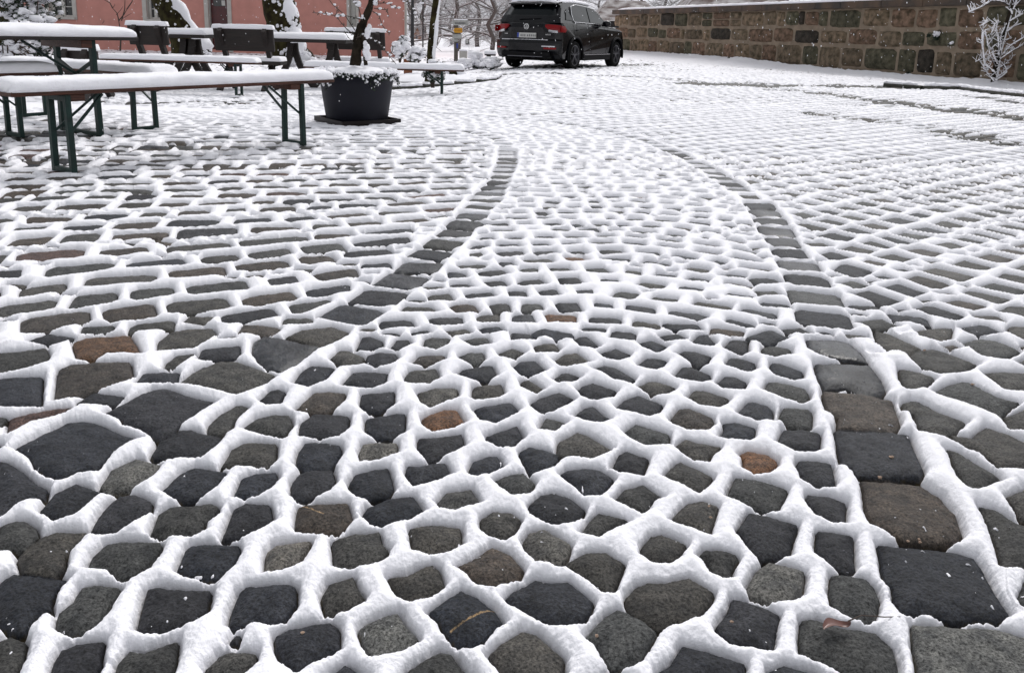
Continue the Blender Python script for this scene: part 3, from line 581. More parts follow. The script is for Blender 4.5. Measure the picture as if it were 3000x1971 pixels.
def vnoise(x, y, seed):
    xi = np.floor(x).astype(np.int64); yi = np.floor(y).astype(np.int64); fx = (x - xi).astype(np.float32); fy = (y - yi).astype(np.float32)
    fx = fx * fx * (3 - 2 * fx); fy = fy * fy * (3 - 2 * fy)
    def h(a, b):
        k = (a * 374761393 + b * 668265263 + seed * 1442695041) & 0xFFFFFFFF
        k = ((k ^ (k >> 13)) * 1274126177) & 0xFFFFFFFF
        return ((k ^ (k >> 16)) & 0xFFFF).astype(np.float32) / 32767.5 - 1
    return (h(xi, yi) * (1 - fx) + h(xi + 1, yi) * fx) * (1 - fy) + (h(xi, yi + 1) * (1 - fx) + h(xi + 1, yi + 1) * fx) * fy
n_lo = vnoise(XX * 2.3, YY * 2.3, 1); n_md = vnoise(XX * 14, YY * 14, 2); n_hi = vnoise(XX * 55, YY * 55, 3); n_vh = vnoise(XX * 190, YY * 190, 4); n_x = vnoise(XX * 450, YY * 450, 5)
# slow fall of the yard
ss = np.clip((.6 - XX) / 3.0, 0, 1); ss = ss * ss * (3 - 2 * ss)
ZG = -.023 * np.clip(YY - 6, 0, 11) * ss
# where less snow lies: under the benches, in wheel tracks, on trodden patches
bare = np.zeros_like(XX)
def patch(pts, wd, k):
    global bare
    pts = [tuple(p) for p in pts]
    d = np.full(XX.shape, 9.0, np.float32)
    for a, b in zip(pts[:-1], pts[1:]):
        ex, ey = b[0] - a[0], b[1] - a[1]
        t = np.clip(((XX - a[0]) * ex + (YY - a[1]) * ey) / (ex * ex + ey * ey), 0, 1)
        d = np.minimum(d, np.hypot(XX - a[0] - ex * t, YY - a[1] - ey * t))
    bare = np.maximum(bare, k * np.clip(1.2 - d / wd + .8 * n_lo + .6 * n_md, 0, 1))
patch([G(-50, 470).xy, G(250, 462).xy, G(650, 405).xy], .10, .8)
patch([G(0, 395).xy, G(330, 375).xy], .35, 1.0)
patch([G(350, 283).xy, G(720, 275).xy], .35, .9)
patch([G(1470, 212).xy, G(1900, 228).xy, G(2300, 262).xy, G(2650, 305).xy, G(3000, 350).xy], .45, 1.0)
patch([G(2040, 246).xy, G(2600, 257).xy], .5, 2.0)
patch([G(2350, 330).xy, G(2700, 372).xy, G(3000, 430).xy], .3, .55)
patch([G(1480, 198).xy, G(1900, 190).xy], .7, 1.0)
patch([G(3000, 305).xy, G(2850, 285).xy], .3, 1.2)

Sm = S1 + .006 * np.clip((YY - 3) / 4, 0, 1) + .006 * np.clip((YY - 6) / 5, 0, 1) + .022 * np.clip((YY - 10) / 5, 0, 1) - .25 * np.maximum(0, .010 - (S2 - S1)) ** 2 / .010
fr_ = np.clip((YY - 1.9) / 1.2, 0, 1)
cov = np.array([(.022 if rng.random() < .07 else rng.uniform(-.001, .0035)) if i >= len(traced) else -.0028 for i in range(len(stones))], np.float32)
Sr = Sm + cov[ID] + .0026 * np.clip((YY - 1.9) / .8, 0, 1) + n_md * .0022 + n_hi * .0014 * (1 - .5 * fr_) + (n_vh * .0012 + n_x * .0006) * (1 - .75 * fr_)
far = np.clip((YY - 2.0) / 4, 0, 1); vfar = np.clip((YY - 7) / 6, 0, 1)
thr = .0026 + .0009 * (1 - fr_) + .0012 * n_lo - far * .0045 + bare * .05
Sp = np.minimum(Sr - thr, ((S1 + S2) * .5 + n_hi * .0016 * (1 - .6 * fr_) + n_md * .0012 - .0036 - .0026 * np.clip((2.1 - YY) / .3, 0, 1) + .006 * far + .03 * np.clip((YY - 9) / 6, 0, 1) - bare * .045) * 1.6)
Hm = .0096 + .0016 * fr_ + np.clip(Sp, 0, .03) * (.34 - .12 * far) + n_lo * .0018 + n_md * (.0018 - .0008 * far) - bare * .005 + far * .0042
H = np.where(Sp > 0, Hm * np.sqrt(np.maximum(0, 1 - (1 - np.clip(Sp / .0205, 0, 1)) ** 2)), Sp * 3.0)
H += np.where(Sp > 0.002, n_vh * .0004 + n_x * .0003 + n_hi * .0004, 0)
SD = S1 + .0042 - .0028 * (1 - fr_)
DI = np.maximum(0, -SD)
dome = -.0080 * np.exp(-DI / .011) - .0035 * (1 - np.clip(DI / .045, 0, 1)) ** 2 - .014 * np.clip((SD + .001) / .005, 0, 1)
ta_ = np.array([s[3] for s in stones], np.float32); tb_ = np.array([s[4] for s in stones], np.float32)
cen = np.array([s[0].mean(0) for s in stones], np.float32)
st_tilt = np.where(S1 < .0, 1.0, np.exp(-np.maximum(S1, 0) / .01)) * ((XX - cen[ID, 0]) * ta_[ID] + (YY - cen[ID, 1]) * tb_[ID]) * .045
rough_st = n_vh * .0008 + n_hi * .0016 + n_md * .0012 + n_x * .0005
PZ = ZG + dome + st_tilt + rough_st
SZ = ZG - .006 + H
cr = np.clip((vnoise(XX * 105, YY * 105, 9) - .86) / .14, 0, 1) * np.clip(vnoise(XX * 9, YY * 9, 10) * 1.6 + .15, 0, 1)
SZ = np.where((cr > .03) & (SD < 0), np.maximum(SZ, PZ + .0042 * cr - .0006), SZ)

def sheet(name, Z, keep, mt, attrs=None):
    idx = np.arange(NJ * NI, dtype=np.int32).reshape(NJ, NI)
    q = np.stack([idx[:-1, :-1], idx[:-1, 1:], idx[1:, 1:], idx[1:, :-1]], -1).reshape(-1, 4)
    if keep is not None:
        kf = (keep[:-1, :-1] | keep[:-1, 1:] | keep[1:, 1:] | keep[1:, :-1]).reshape(-1); q = q[kf]
    used = np.zeros(NJ * NI, bool); used[q.ravel()] = True
    remap = np.cumsum(used).astype(np.int32) - 1; q = remap[q]
    co = np.stack([XX, YY, Z], -1).reshape(-1, 3)[used].astype(np.float32)
    me = bpy.data.meshes.new(name); me.vertices.add(len(co)); me.vertices.foreach_set('co', co.ravel())
    me.loops.add(q.size); me.loops.foreach_set('vertex_index', q.ravel().astype(np.int32))
    me.polygons.add(len(q)); me.polygons.foreach_set('loop_start', np.arange(0, q.size, 4, dtype=np.int32))
    me.update(calc_edges=False); me.polygons.foreach_set('use_smooth', np.ones(len(q), bool))
    for nm, arr in (attrs or {}).items():
        if arr.ndim == 3:
            at = me.attributes.new(nm, 'FLOAT_COLOR', 'POINT'); v = np.concatenate([arr.reshape(-1, 3)[used], np.ones((int(used.sum()), 1), np.float32)], 1); at.data.foreach_set('color', v.astype(np.float32).ravel())
        else:
            at = me.attributes.new(nm, 'FLOAT', 'POINT'); at.data.foreach_set('value', arr.reshape(-1)[used].astype(np.float32))
    me.materials.append(mt)
    o = bpy.data.objects.new(name, me); C.objects.link(o); return o

# stone material: granite and basalt grain over the stone's own colour, moss and grit in the joints
m = bpy.data.materials.new('wet_granite_setts'); m.use_nodes = True; n = m.node_tree; p = n.nodes['Principled BSDF']
tc = n.nodes.new('ShaderNodeTexCoord'); at = n.nodes.new('ShaderNodeAttribute'); at.attribute_name = 'tone'
jt = n.nodes.new('ShaderNodeAttribute'); jt.attribute_name = 'joint'; wt = n.nodes.new('ShaderNodeAttribute'); wt.attribute_name = 'wet'
def nz(sc, det=4, ro=.6):
    q = n.nodes.new('ShaderNodeTexNoise'); q.inputs['Scale'].default_value = sc; q.inputs['Detail'].default_value = det; q.inputs['Roughness'].default_value = ro
    n.links.new(tc.outputs['Object'], q.inputs['Vector']); return q
def mx(kind, fac, a, b):
    q = n.nodes.new('ShaderNodeMix'); q.data_type = 'RGBA'; q.blend_type = kind
    for s, v in ((0, fac), (6, a), (7, b)):
        if isinstance(v, bpy.types.NodeSocket): n.links.new(v, q.inputs[s])
        elif isinstance(v, tuple): q.inputs[s].default_value = (*v, 1)
        else: q.inputs[s].default_value = v
    return q.outputs[2]
def ramp(src, a, b, ca=(0, 0, 0), cb=(1, 1, 1)):
    q = n.nodes.new('ShaderNodeValToRGB'); q.color_ramp.elements[0].position = a; q.color_ramp.elements[1].position = b
    q.color_ramp.elements[0].color = (*ca, 1); q.color_ramp.elements[1].color = (*cb, 1); n.links.new(src, q.inputs[0]); return q.outputs[0]
grain = nz(210, 4, .82); blot = nz(28, 4); fine = nz(900, 2)
c = mx('MULTIPLY', 1.0, at.outputs['Color'], ramp(grain.outputs[0], .36, .66, (.12, .12, .13), (4.7, 4.7, 4.7)))
c = mx('MULTIPLY', 1.0, c, ramp(blot.outputs[0], .3, .72, (.50, .51, .54), (1.60, 1.56, 1.50)))
moss = nz(60, 3)
mc = ramp(moss.outputs[0], .4, .62, (.012, .008, .004), (.055, .038, .010))
c = mx('MIX', jt.outputs['Fac'], c, mc)
n.links.new(c, p.inputs['Base Color'])
rr = n.nodes.new('ShaderNodeMapRange'); rr.inputs[3].default_value = .58; rr.inputs[4].default_value = .25
n.links.new(wt.outputs['Fac'], rr.inputs[0]); n.links.new(rr.outputs[0], p.inputs['Roughness'])
p.inputs['Specular IOR Level'].default_value = .22
bp = n.nodes.new('ShaderNodeBump'); bp.inputs['Strength'].default_value = .6; bp.inputs['Distance'].default_value = .004
bh = nz(170, 5, .75); n.links.new(bh.outputs[0], bp.inputs['Height'])
bs = n.nodes.new('ShaderNodeMapRange'); bs.inputs[3].default_value = .7; bs.inputs[4].default_value = .15
n.links.new(wt.outputs['Fac'], bs.inputs[0]); n.links.new(bs.outputs[0], bp.inputs['Strength']); n.links.new(bp.outputs[0], p.inputs['Normal'])
M['setts'] = m
tone = np.array([s[1] for s in stones], np.float32)[ID]
for (xa, ya, xb, yb, wd_) in ((1790, 1168, 2190, 962, .0016), (430, 30, 620, 125, .0012)):
    va = G(750 + xa / 3.128, 1471 + ya / 3.128, -.004); vb = G(750 + xb / 3.128, 1471 + yb / 3.128, -.004); ex, ey = vb.x - va.x, vb.y - va.y
    t_ = np.clip(((XX - va.x) * ex + (YY - va.y) * ey) / (ex * ex + ey * ey), 0, 1); dv = np.hypot(XX - va.x - ex * t_, YY - va.y - ey * t_)
    tone = np.where((dv < wd_ * (1 + .4 * n_vh))[..., None], np.array((.11, .075, .04), np.float32), tone)
wet = np.clip(np.array([s[2] for s in stones], np.float32)[ID] * (.75 + .5 * n_md), 0, 1)
joint = np.clip((SD + .0015 * n_vh) / .003, 0, 1)
pav = sheet('cobblestone_pavement', PZ, None, M['setts'], {'tone': tone, 'joint': joint, 'wet': wet}); tag(pav, kind='structure')
sn = sheet('snow_in_joints', SZ, (SZ > PZ - .002), M['snow'])
tag(sn, 'fresh white snow lying in the joints between the dark cobbles', 'snow', kind='stuff')
del XX, YY, S1, S2, ID, n_lo, n_md, n_hi, n_vh, n_x, tone, wet, joint, SZ, PZ, H, Hm, Sp, Sr, Sm, bare, far, thr
# ================================================================ surroundings
rg = random.Random(11)
# outer ground: one sheet that carries on past the paving to the horizon
def terrain(x, y):
    z = zg(x, y) - .045
    d = max(0, y - 34)
    # the wooded slope beyond the meadow
    s = max(0.0, y - 122); z += 0.38 * s * min(1, s / 16)
    z += .25 * mnoise.noise(Vector((x * .05, y * .05, 1))) * min(1, d / 20)
    return z
mb = MB(); xs = [-160 + 320 * i / 100 for i in range(101)]; ys = [-12 + 250 * (j / 80) ** 1.5 for j in range(81)]
vs = []
for y in ys:
    for x in xs:
        zz = terrain(x, y)
        if y < 37: zz -= .05
        vs.append((x, y, zz))
mb.add(vs, [(j * 101 + i, j * 101 + i + 1, (j + 1) * 101 + i + 1, (j + 1) * 101 + i) for j in range(80) for i in range(100)])
tag(mb.build('ground', M['snow2'], smooth=True), kind='structure')

# ---------------------------------------------------------------- folding beer benches and table
FGROUP = 'folding benches set out in the yard'
def leg_frame(mb, x, hgt, w, inward, brace_top, wd=.035):
    """a U of angle steel: two uprights, a foot rail, an upper rail"""
    for s in (-1, 1): mb.bar((x, s * w / 2, 0), (x, s * w * .5 * .92, hgt), wd, .032, ref=(1, 0, 0))
    mb.bar((x, -w / 2, .016), (x, w / 2, .016), .03, .03, ref=(1, 0, 0))
    mb.bar((x, -w / 2, hgt - .02), (x, w / 2, hgt - .02), .03, .03, ref=(1, 0, 0))
def beer_bench(P, rz, L, label, hgt=.455, snow=.068, seed=0, group=FGROUP, x1=None, fr=.30, zsink=0):
    root = empty('folding_bench', P, rz, label, 'bench', group)
    mb = MB(); mb.box((0, 0, hgt + .0135), (L, .25, .027)); mb.build('seat_board', M['board'], root, bevel=.006)
    for s in (-1, 1):
        mb = MB(); mb.box((s * (L / 2 - fr - .05), 0, hgt - .021), (.10, .21, .040)); mb.build('cross_batten', M['board'], root, bevel=.004)
    for s in (-1, 1):
        mb = MB(); x = s * (L / 2 - fr); leg_frame(mb, x, hgt - .002, .205, -s, hgt)
        mb.build('leg_frame', M['green'], root, bevel=.003)
        for t in (-1, 1):
            mb = MB(); mb.bar((x - s * .01, t * .085, hgt * .52), (x - s * .24, t * .03, hgt - .012), .013, .013); mb.build('brace', M['green'], root)
    mb = MB(); snow_slab(mb, L + .02, .275, snow, seed, (0, 0, hgt + .024)); mb.build('snow_cover', M['snow2'], root, smooth=True)
    return root
def base(px, py):
    p = G(px, py); z = zg(p.x, p.y)
    for _ in range(3): p = G(px, py, zg(p.x, p.y))
    return p
# near bench: frames stand at (192,503) and (860,421)
a, b = base(190, 505), base(862, 423); ax = (b - a); ang = math.atan2(ax.y, ax.x); mid = (a + b) / 2
beer_bench(mid, ang, ax.length + .60, 'long snow-topped folding bench nearest the camera, right end at the planter', seed=1, snow=.075)
u = Vector((math.cos(ang), math.sin(ang), 0)); nrm = Vector((u.y, -u.x, 0))
# bench whose short end shows at the left edge
a = base(45, 400)
beer_bench(a - u * (.80), ang, 2.2, 'folding bench cut by the left edge, its rounded end near the table leg', seed=2, snow=.075)
# bench crossing behind the table legs
a = base(432, 382); ad = Vector((-.87, .5, 0)); mid = a + ad * .82
beer_bench(Vector((mid.x, mid.y, a.z)), math.atan2(-ad.y, -ad.x), 2.2, 'folding bench crossing behind the green legs of the tall table', seed=3)
# bench further back
mid = AT(531, 200, 11.6); mid.z = zg(mid.x, mid.y)
beer_bench(mid, R(-3), 2.25, 'folding bench behind the near bench, in front of the dark wooden seats', seed=4, snow=.075)
mid = AT(1128, 200, 12.2); mid.z = zg(mid.x, mid.y)
beer_bench(mid, R(2), 2.36, 'folding bench standing right of the dark planter near the kerb', seed=5, hgt=.40, snow=.085, fr=.33)
# table
a = base(150, 396); b = base(322, 386); c_ = (a + b) / 2; tang = math.atan2((b - a).y, (b - a).x) + math.pi / 2
tw = (b - a).length
tu = Vector((math.cos(tang), math.sin(tang), 0))
if tu.y < 0: tu = -tu; tang += math.pi
tang = ang; tu = u
TL, TW, TH = 2.2, .70, .73
tp = c_ - tu * (TL / 2 - .33)
root = empty('folding_table', tp, tang, 'tall snow-topped folding table with green crossed braces at the left', 'table')
mb = MB(); mb.box((0, 0, TH + .014), (TL, TW, .028)); mb.build('table_top', M['dwood'], root, bevel=.006)
for s in (-1, 1):
    mb = MB(); mb.box((s * (TL / 2 - .33 - .06), 0, TH - .03), (.08, TW - .08, .058)); mb.build('cross_batten', M['board'], root, bevel=.004)
for s in (-1, 1):
    x = s * (TL / 2 - .33); mb = MB()
    for t in (-1, 1): mb.bar((x, t * .285, 0), (x, t * .265, TH), .05, .036, ref=(1, 0, 0))
    mb.bar((x, -.285, .016), (x, .285, .016), .03, .03, ref=(1, 0, 0))
    mb.build('leg_frame', M['green'], root, bevel=.003)
    mb = MB(); mb.bar((x - .012, -.27, TH * .50), (x - .012, .27, TH * .80), .028, .012, ref=(1, 0, 0)); mb.bar((x + .012, .27, TH * .50), (x + .012, -.27, TH * .80), .028, .012, ref=(1, 0, 0))
    mb.bar((x, 0, TH * .63), (x - s * .38, 0, TH - .01), .016)
    mb.build('brace', M['green'], root)
mb = MB(); snow_slab(mb, TL + .03, TW + .02, .085, 9, (0, 0, TH + .026), ny=30); mb.build('snow_cover', M['snow2'], root, smooth=True)

# ---------------------------------------------------------------- heavy dark wooden seats and tables behind
def wood_bench(x0, x1, Y, label, ztop=.98, zb=.68, seat=True, face=-1, group='dark wooden seats with snowy backrests', seedn=0, zo=0.0):
    a = AT(x0, 100, Y); b = AT(x1, 100, Y); L = b.x - a.x; cx = (a.x + b.x) / 2; z0 = zg(cx, Y) + zo
    root = empty('wooden_bench', (cx, Y, z0), 0, label, 'bench', group)
    mb = MB(); h = (ztop - zb)
    tl = Matrix.Rotation(R(-12) * face, 3, 'X')
    mb.box((0, 0, zb + h * .5), (L, .06, h), tilt=tl); mb.build('backrest', M['dwood'], root, bevel=.01)
    if seat:
        mb = MB(); mb.box((0, .30 * face * -1, .44), (L + .12, .38, .06)); mb.build('seat', M['dwood'], root, bevel=.01)
        mb = MB(); snow_slab(mb, L + .14, .40, .08, 20 + seedn, (0, .30 * face * -1, .468)); mb.build('snow_on_seat', M['snow2'], root, smooth=True)
    for s in (-1, 1):
        mb = MB(); x = s * (L / 2 - .12)
        mb.bar((x, .5 * -face, 0), (x, -.12 * -face, ztop - .03), .09, .07, ref=(1, 0, 0)); mb.bar((x, -.25 * -face, 0), (x, .32 * -face, .42), .09, .07, ref=(1, 0, 0))
        mb.build('leg', M['dwood'], root, bevel=.008)
    mb = MB(); snow_slab(mb, L + .05, .12, .075, 40 + seedn, (0, .03 * face, ztop - .02)); mb.build('snow_on_backrest', M['snow2'], root, smooth=True)
    return root
def wood_table(x0, x1, Y, label, h=.80, seedn=0, zo=0.0):
    a = AT(x0, 100, Y); b = AT(x1, 100, Y); L = b.x - a.x; cx = (a.x + b.x) / 2; z0 = zg(cx, Y) + zo
    root = empty('wooden_table', (cx, Y, z0), 0, label, 'table', 'dark wooden tables behind the benches')
    mb = MB(); mb.box((0, 0, h), (L, .75, .06)); mb.build('table_top', M['dwood'], root, bevel=.01)
    for s in (-1, 1):
        for t in (-1, 1):
            mb = MB(); x = s * (L / 2 - .30)
            pts = [(x + t * (.02 + .34 * (k / 7) ** 2), .05 * t, h - .05 - (h - .05) * k / 7) for k in range(8)]
            for p, q in zip(pts[:-1], pts[1:]): mb.bar(p, q, .10, .08, ref=(0, 1, 0))
            mb.build('leg', M['dwood'], root)
    mb = MB(); snow_slab(mb, L + .03, .78, .11, 60 + seedn, (0, 0, h + .028)); mb.build('snow_cover', M['snow2'], root, smooth=True)
    return root
wood_bench(628, 802, 12.8, 'dark wooden bench whose broad backrest stands just left of the thick snowy trunk', seedn=1, ztop=.98, zb=.62)
wood_bench(378, 492, 12.2, 'dark wooden bench half hidden by the right end of the tall table', seedn=2, ztop=.98, zb=.68)
wood_bench(955, 1128, 15.0, 'dark wooden bench behind the olive tree in the planter', seedn=3, ztop=1.02, zb=.68)
wood_bench(168, 283, 10.0, 'low dark red-brown bench seen through the crossed braces of the tall table', seedn=4, ztop=.62, zb=.30, seat=False)
wood_table(492, 622, 13.8, 'dark wooden table between the two backrests', seedn=1, h=.84)
wood_table(806, 1026, 14.2, 'dark wooden table with curved legs right of the thick trunk', seedn=2, h=.82)

# ---------------------------------------------------------------- pink house
HY = 33.0
root = empty('pink_house', (AT(600, 100, HY).x, HY, -.25), 0, 'pink rendered house with grey-white window surrounds behind the benches', 'house')
hx = root.location.x
X = lambda px: AT(px, 60, HY).x - hx
Zp = lambda px, py: AT(px, py, HY).z + .25
xl, xr = X(-700), X(1184); HT = 7.0
# openings: (x0, x1, z0, z1)
ops = {'win1': (X(148), X(216), 1.25, 3.1), 'win2': (X(432), X(474), 1.25, 3.1), 'door': (X(612), X(668), .12, 3.0), 'win3': (X(1024), X(1044), 1.2, 3.1)}
mb = MB(); cuts = sorted(ops.values()); x = xl
for (a, b, z0, z1) in cuts:
    mb.box(((x + a) / 2, .2, HT / 2 - .3), (a - x, .4, HT + .6)); 
    mb.box(((a + b) / 2, .2, (z0 - .6) / 2), (b - a - .004, .398, z0 + .6)); mb.box(((a + b) / 2, .2, (z1 + HT) / 2), (b - a - .004, .398, HT - z1))
    x = b
mb.box(((x + xr) / 2, .2, HT / 2 - .3), (xr - x, .4, HT + .6)); mb.box((xr - .74, 4.1, HT / 2 - .3), (.39, 7.6, HT + .58), rz=math.atan(.135)); mb.box(((xl + xr - 1.3) / 2, 8.2, HT / 2 - .3), (xr - xl - 1.3, .4, HT + .6))
wl = mb.build('wall', M['pink'], root)
mb = MB(); mb.add([(xl - .3, -.4, HT), (xr + .4, -.4, HT), (xr + .4, 8.6, HT), (xl - .3, 8.6, HT), (xl - .3, 4.1, HT + 3.6), (xr + .4, 4.1, HT + 3.6)], [(0, 1, 5, 4), (3, 4, 5, 2), (1, 2, 5), (0, 4, 3), (0, 3, 2, 1)])
mb.build('roof', M['snow2'], root)
for k, (a, b, z0, z1) in ops.items():
    fw_ = .16 if k != 'win3' else .1
    nm = 'door_surround' if k == 'door' else 'window_surround'
    mb = MB(); mb.box((a - fw_ / 2, -.02, (z0 + z1) / 2), (fw_, .05, z1 - z0 + .2)); mb.box((b + fw_ / 2, -.02, (z0 + z1) / 2), (fw_, .05, z1 - z0 + .2))
    mb.box(((a + b) / 2, -.02, z1 + .08), (b - a + .004, .046, .16))
    if k != 'door': mb.box(((a + b) / 2, -.05, z0 - .05), (b - a + .2, .14, .1))
    for xx, s in ((a, 1), (b, -1)): mb.box((xx + s * .012, .14, (z0 + z1) / 2), (.022, .24, z1 - z0 - .01))
    mb.build(nm, M['surround'], root)
    if k == 'door':
        dr = MB(); dr.box(((a + b) / 2, .24, (z0 + z1) / 2), (b - a - .06, .07, z1 - z0)); dr = dr.build('door', M['door'], root)
        g = MB(); g.box(((a + b) / 2, .198, 2.3), (b - a - .3, .01, .95)); g.build('door_pane', M['glass'], dr)
        g = MB(); g.box((b - .22, .185, 1.95), (.14, .008, .2)); g.build('paper_notice', M['white'], dr); g = MB(); g.box((b - .26, .185, 2.45), (.16, .008, .22)); g.build('paper_notice', M['white'], dr)
        g = MB(); g.bar((a + .14, .16, 1.1), (a + .27, .16, 1.1), .03); g.build('door_handle', M['white'], dr)
    else:
        W = b - a; mb = MB(); t = .07; y = .22
        mb.box((a + t / 2 + .025, y, (z0 + z1) / 2), (t, .08, z1 - z0)); mb.box((b - t / 2 - .025, y, (z0 + z1) / 2), (t, .08, z1 - z0))
        mb.box(((a + b) / 2, y, z0 + t / 2), (W - .05, .078, t)); mb.box(((a + b) / 2, y, z1 - t / 2), (W - .05, .078, t))
        zt = 2.05; mb.box(((a + b) / 2, y - .01, zt), (W - .06, .1, .15)); mb.box(((a + b) / 2, y - .012, (z0 + z1) / 2), (.12, .09, z1 - z0 - .02))
        for zz in (z0 + (zt - z0) * .5, zt + (z1 - zt) * .5):
            for s in (-1, 1): mb.box(((a + b) / 2 + s * W * .25, y, zz), (W * .5 - .14, .05, .03))
        fr = mb.build('window', M['white'], root)
        g = MB(); g.box(((a + b) / 2, y + .045, (z0 + z1) / 2), (W - .1, .02, z1 - z0 - .05)); g.build('pane', M['glass'], fr)
mb = MB(); mb.tube([(xr + .07, -.06, -.3), (xr + .07, -.06, HT)], .05, 8); mb.build('downpipe', M['surround'], root, smooth=True)

# ---------------------------------------------------------------- trees
def snow_on(path, rad, mb, side=(0.3, -.2, 1), k=.75, seed=0, n=7):
    """a ridge of snow clinging along a limb or trunk"""
    sd_ = Vector(side).normalized(); r_ = random.Random(seed)
    pts = [Vector(p) + sd_ * r * k + Vector((r_.uniform(-.1, .1) * r, 0, r_.uniform(-.1, .1) * r)) for p, r in zip(path, rad)]
    mb.tube(pts, [r * .62 * r_.uniform(.75, 1.15) for r in rad], n, wob=.12, seed=seed)
def interp_path(P, n=14):
    P = [Vector(p) for p in P]; out = []
    for i in range(n + 1):
        t = i / n * (len(P) - 1); k = min(int(t), len(P) - 2); out.append(P[k].lerp(P[k + 1], t - k))
    return out
def branch(mb, sm, p, d, L, r, depth, rnd, snow=True, up=.15, nseg=4, droop=0.0):
    pts = [p]; rad = [r]
    for i in range(nseg):
        d = (d + Vector((rnd.uniform(-.22, .22), rnd.uniform(-.22, .22), rnd.uniform(-.12, .16) + up * .3 - droop))).normalized()
        pts.append(pts[-1] + d * L / nseg); rad.append(r * (1 - .6 * (i + 1) / nseg))
    mb.tube(pts, rad, 5 if depth > 1 else 3, cap=False)
    if snow: sm.tube([q + Vector((0, 0, rr * .9 + .002)) for q, rr in zip(pts, rad)], [rr * .75 + .003 for rr in rad], 4 if depth > 1 else 3, cap=False)
    if depth > 0:
        for k in range(3 if depth > 1 else 4):
            i = rnd.randint(1, nseg); q = pts[i]
            a = rnd.uniform(0, 2 * math.pi); side = Vector((math.cos(a), math.sin(a), rnd.uniform(-.1, .7))).normalized()
            branch(mb, sm, q, (d * .55 + side * .8).normalized(), L * rnd.uniform(.5, .75), rad[i] * .62, depth - 1, rnd, snow, up, nseg, droop)
def big_tree(name, foot, pts, r0_, r1_, label, lean_snow=(1, -.35, .25), seed=0, snowk=.6, h_top=7.5, crown=True, cat='tree', group=None, bark='bark', bush=0):
    root = empty(name, foot, 0, label, cat, group); f = Vector(foot)
    P = interp_path([Vector(p) - f for p in pts], 16); n = len(P)
    rad = [r0_ + (r1_ - r0_) * (i / (n - 1)) ** .7 for i in range(n)]; rad[0] *= 1.25; rad[1] *= 1.12
    mb = MB(); mb.tube(P, rad, 18, wob=.06, seed=seed); mb.build('trunk', M[bark], root, smooth=True)
    mb = MB(); snow_on(P, rad, mb, lean_snow, snowk, seed, 9)
    r_ = random.Random(seed); sdv = Vector(lean_snow).normalized()
    for i in range(260):
        t = r_.uniform(0, n - 1.01); k = int(t); q = P[k].lerp(P[k + 1], t - k); rr = rad[k]
        a = Vector((r_.gauss(0, .6), r_.gauss(0, .6), 0)) + sdv; a.z = 0; a.normalize()
        mb.blob(q + a * rr * .98, rr * r_.uniform(.05, .16), i, .3, 4, 6)
    mb.build('snow_on_trunk', M['snow2'], root, smooth=True)
    if crown:
        mb = MB(); sm = MB(); top = P[-1]
        for k in range(5):
            a = r_.uniform(0, 6.28); branch(mb, sm, top - Vector((0, 0, .3 * k)), Vector((math.cos(a), math.sin(a), .8)).normalized(), 2.6, r1_ * .5, 2, r_)
        cr = mb.build('branches', M['bark2'], root); sm.build('snow_on_branches', M['snow2'], cr)
    return root
Y1 = 17.0
big_tree('leafless_tree', AT(560, 165, Y1), [AT(560, 170, Y1), AT(538, 100, Y1), AT(505, 45, Y1), AT(478, 0, Y1), AT(435, -80, Y1), AT(400, -220, Y1 + .3), AT(390, -380, Y1)], .34, .15,
         'leaning mossy tree with snow piled down its right side, in front of the pink house', lean_snow=(1, -.1, .45), seed=3, snowk=.72)
Y2 = 15.8
big_tree('leafless_tree', AT(852, 180, Y2), [AT(856, 185, Y2), AT(842, 130, Y2), AT(830, 75, Y2), AT(816, 0, Y2), AT(800, -100, Y2), AT(790, -300, Y2)], .37, .27,
         'thick upright tree trunk plastered with snow between the wooden seats', lean_snow=(1, -.8, .15), seed=4, snowk=.5)
Y3 = 13.3
big_tree('slim_tree', base(1262, 236), [AT(1258, 240, Y3), AT(1262, 150, Y3), AT(1270, 60, Y3), AT(1279, 0, Y3), AT(1292, -120, Y3), AT(1300, -320, Y3)], .062, .05,
         'slender young tree with snow down its right side behind the right bench', lean_snow=(1, -.2, .1), seed=5, snowk=.85, cat='tree')
Y4 = 15.0
big_tree('leafless_tree', AT(-12, 160, Y4), [AT(-14, 165, Y4), AT(0, 90, Y4), AT(22, 30, Y4), AT(40, 0, Y4), AT(70, -120, Y4), AT(80, -320, Y4)], .2, .15,
         'mossy trunk at the far left edge beside the snowy evergreen shrub', lean_snow=(.2, .4, .5), seed=6, snowk=.3)

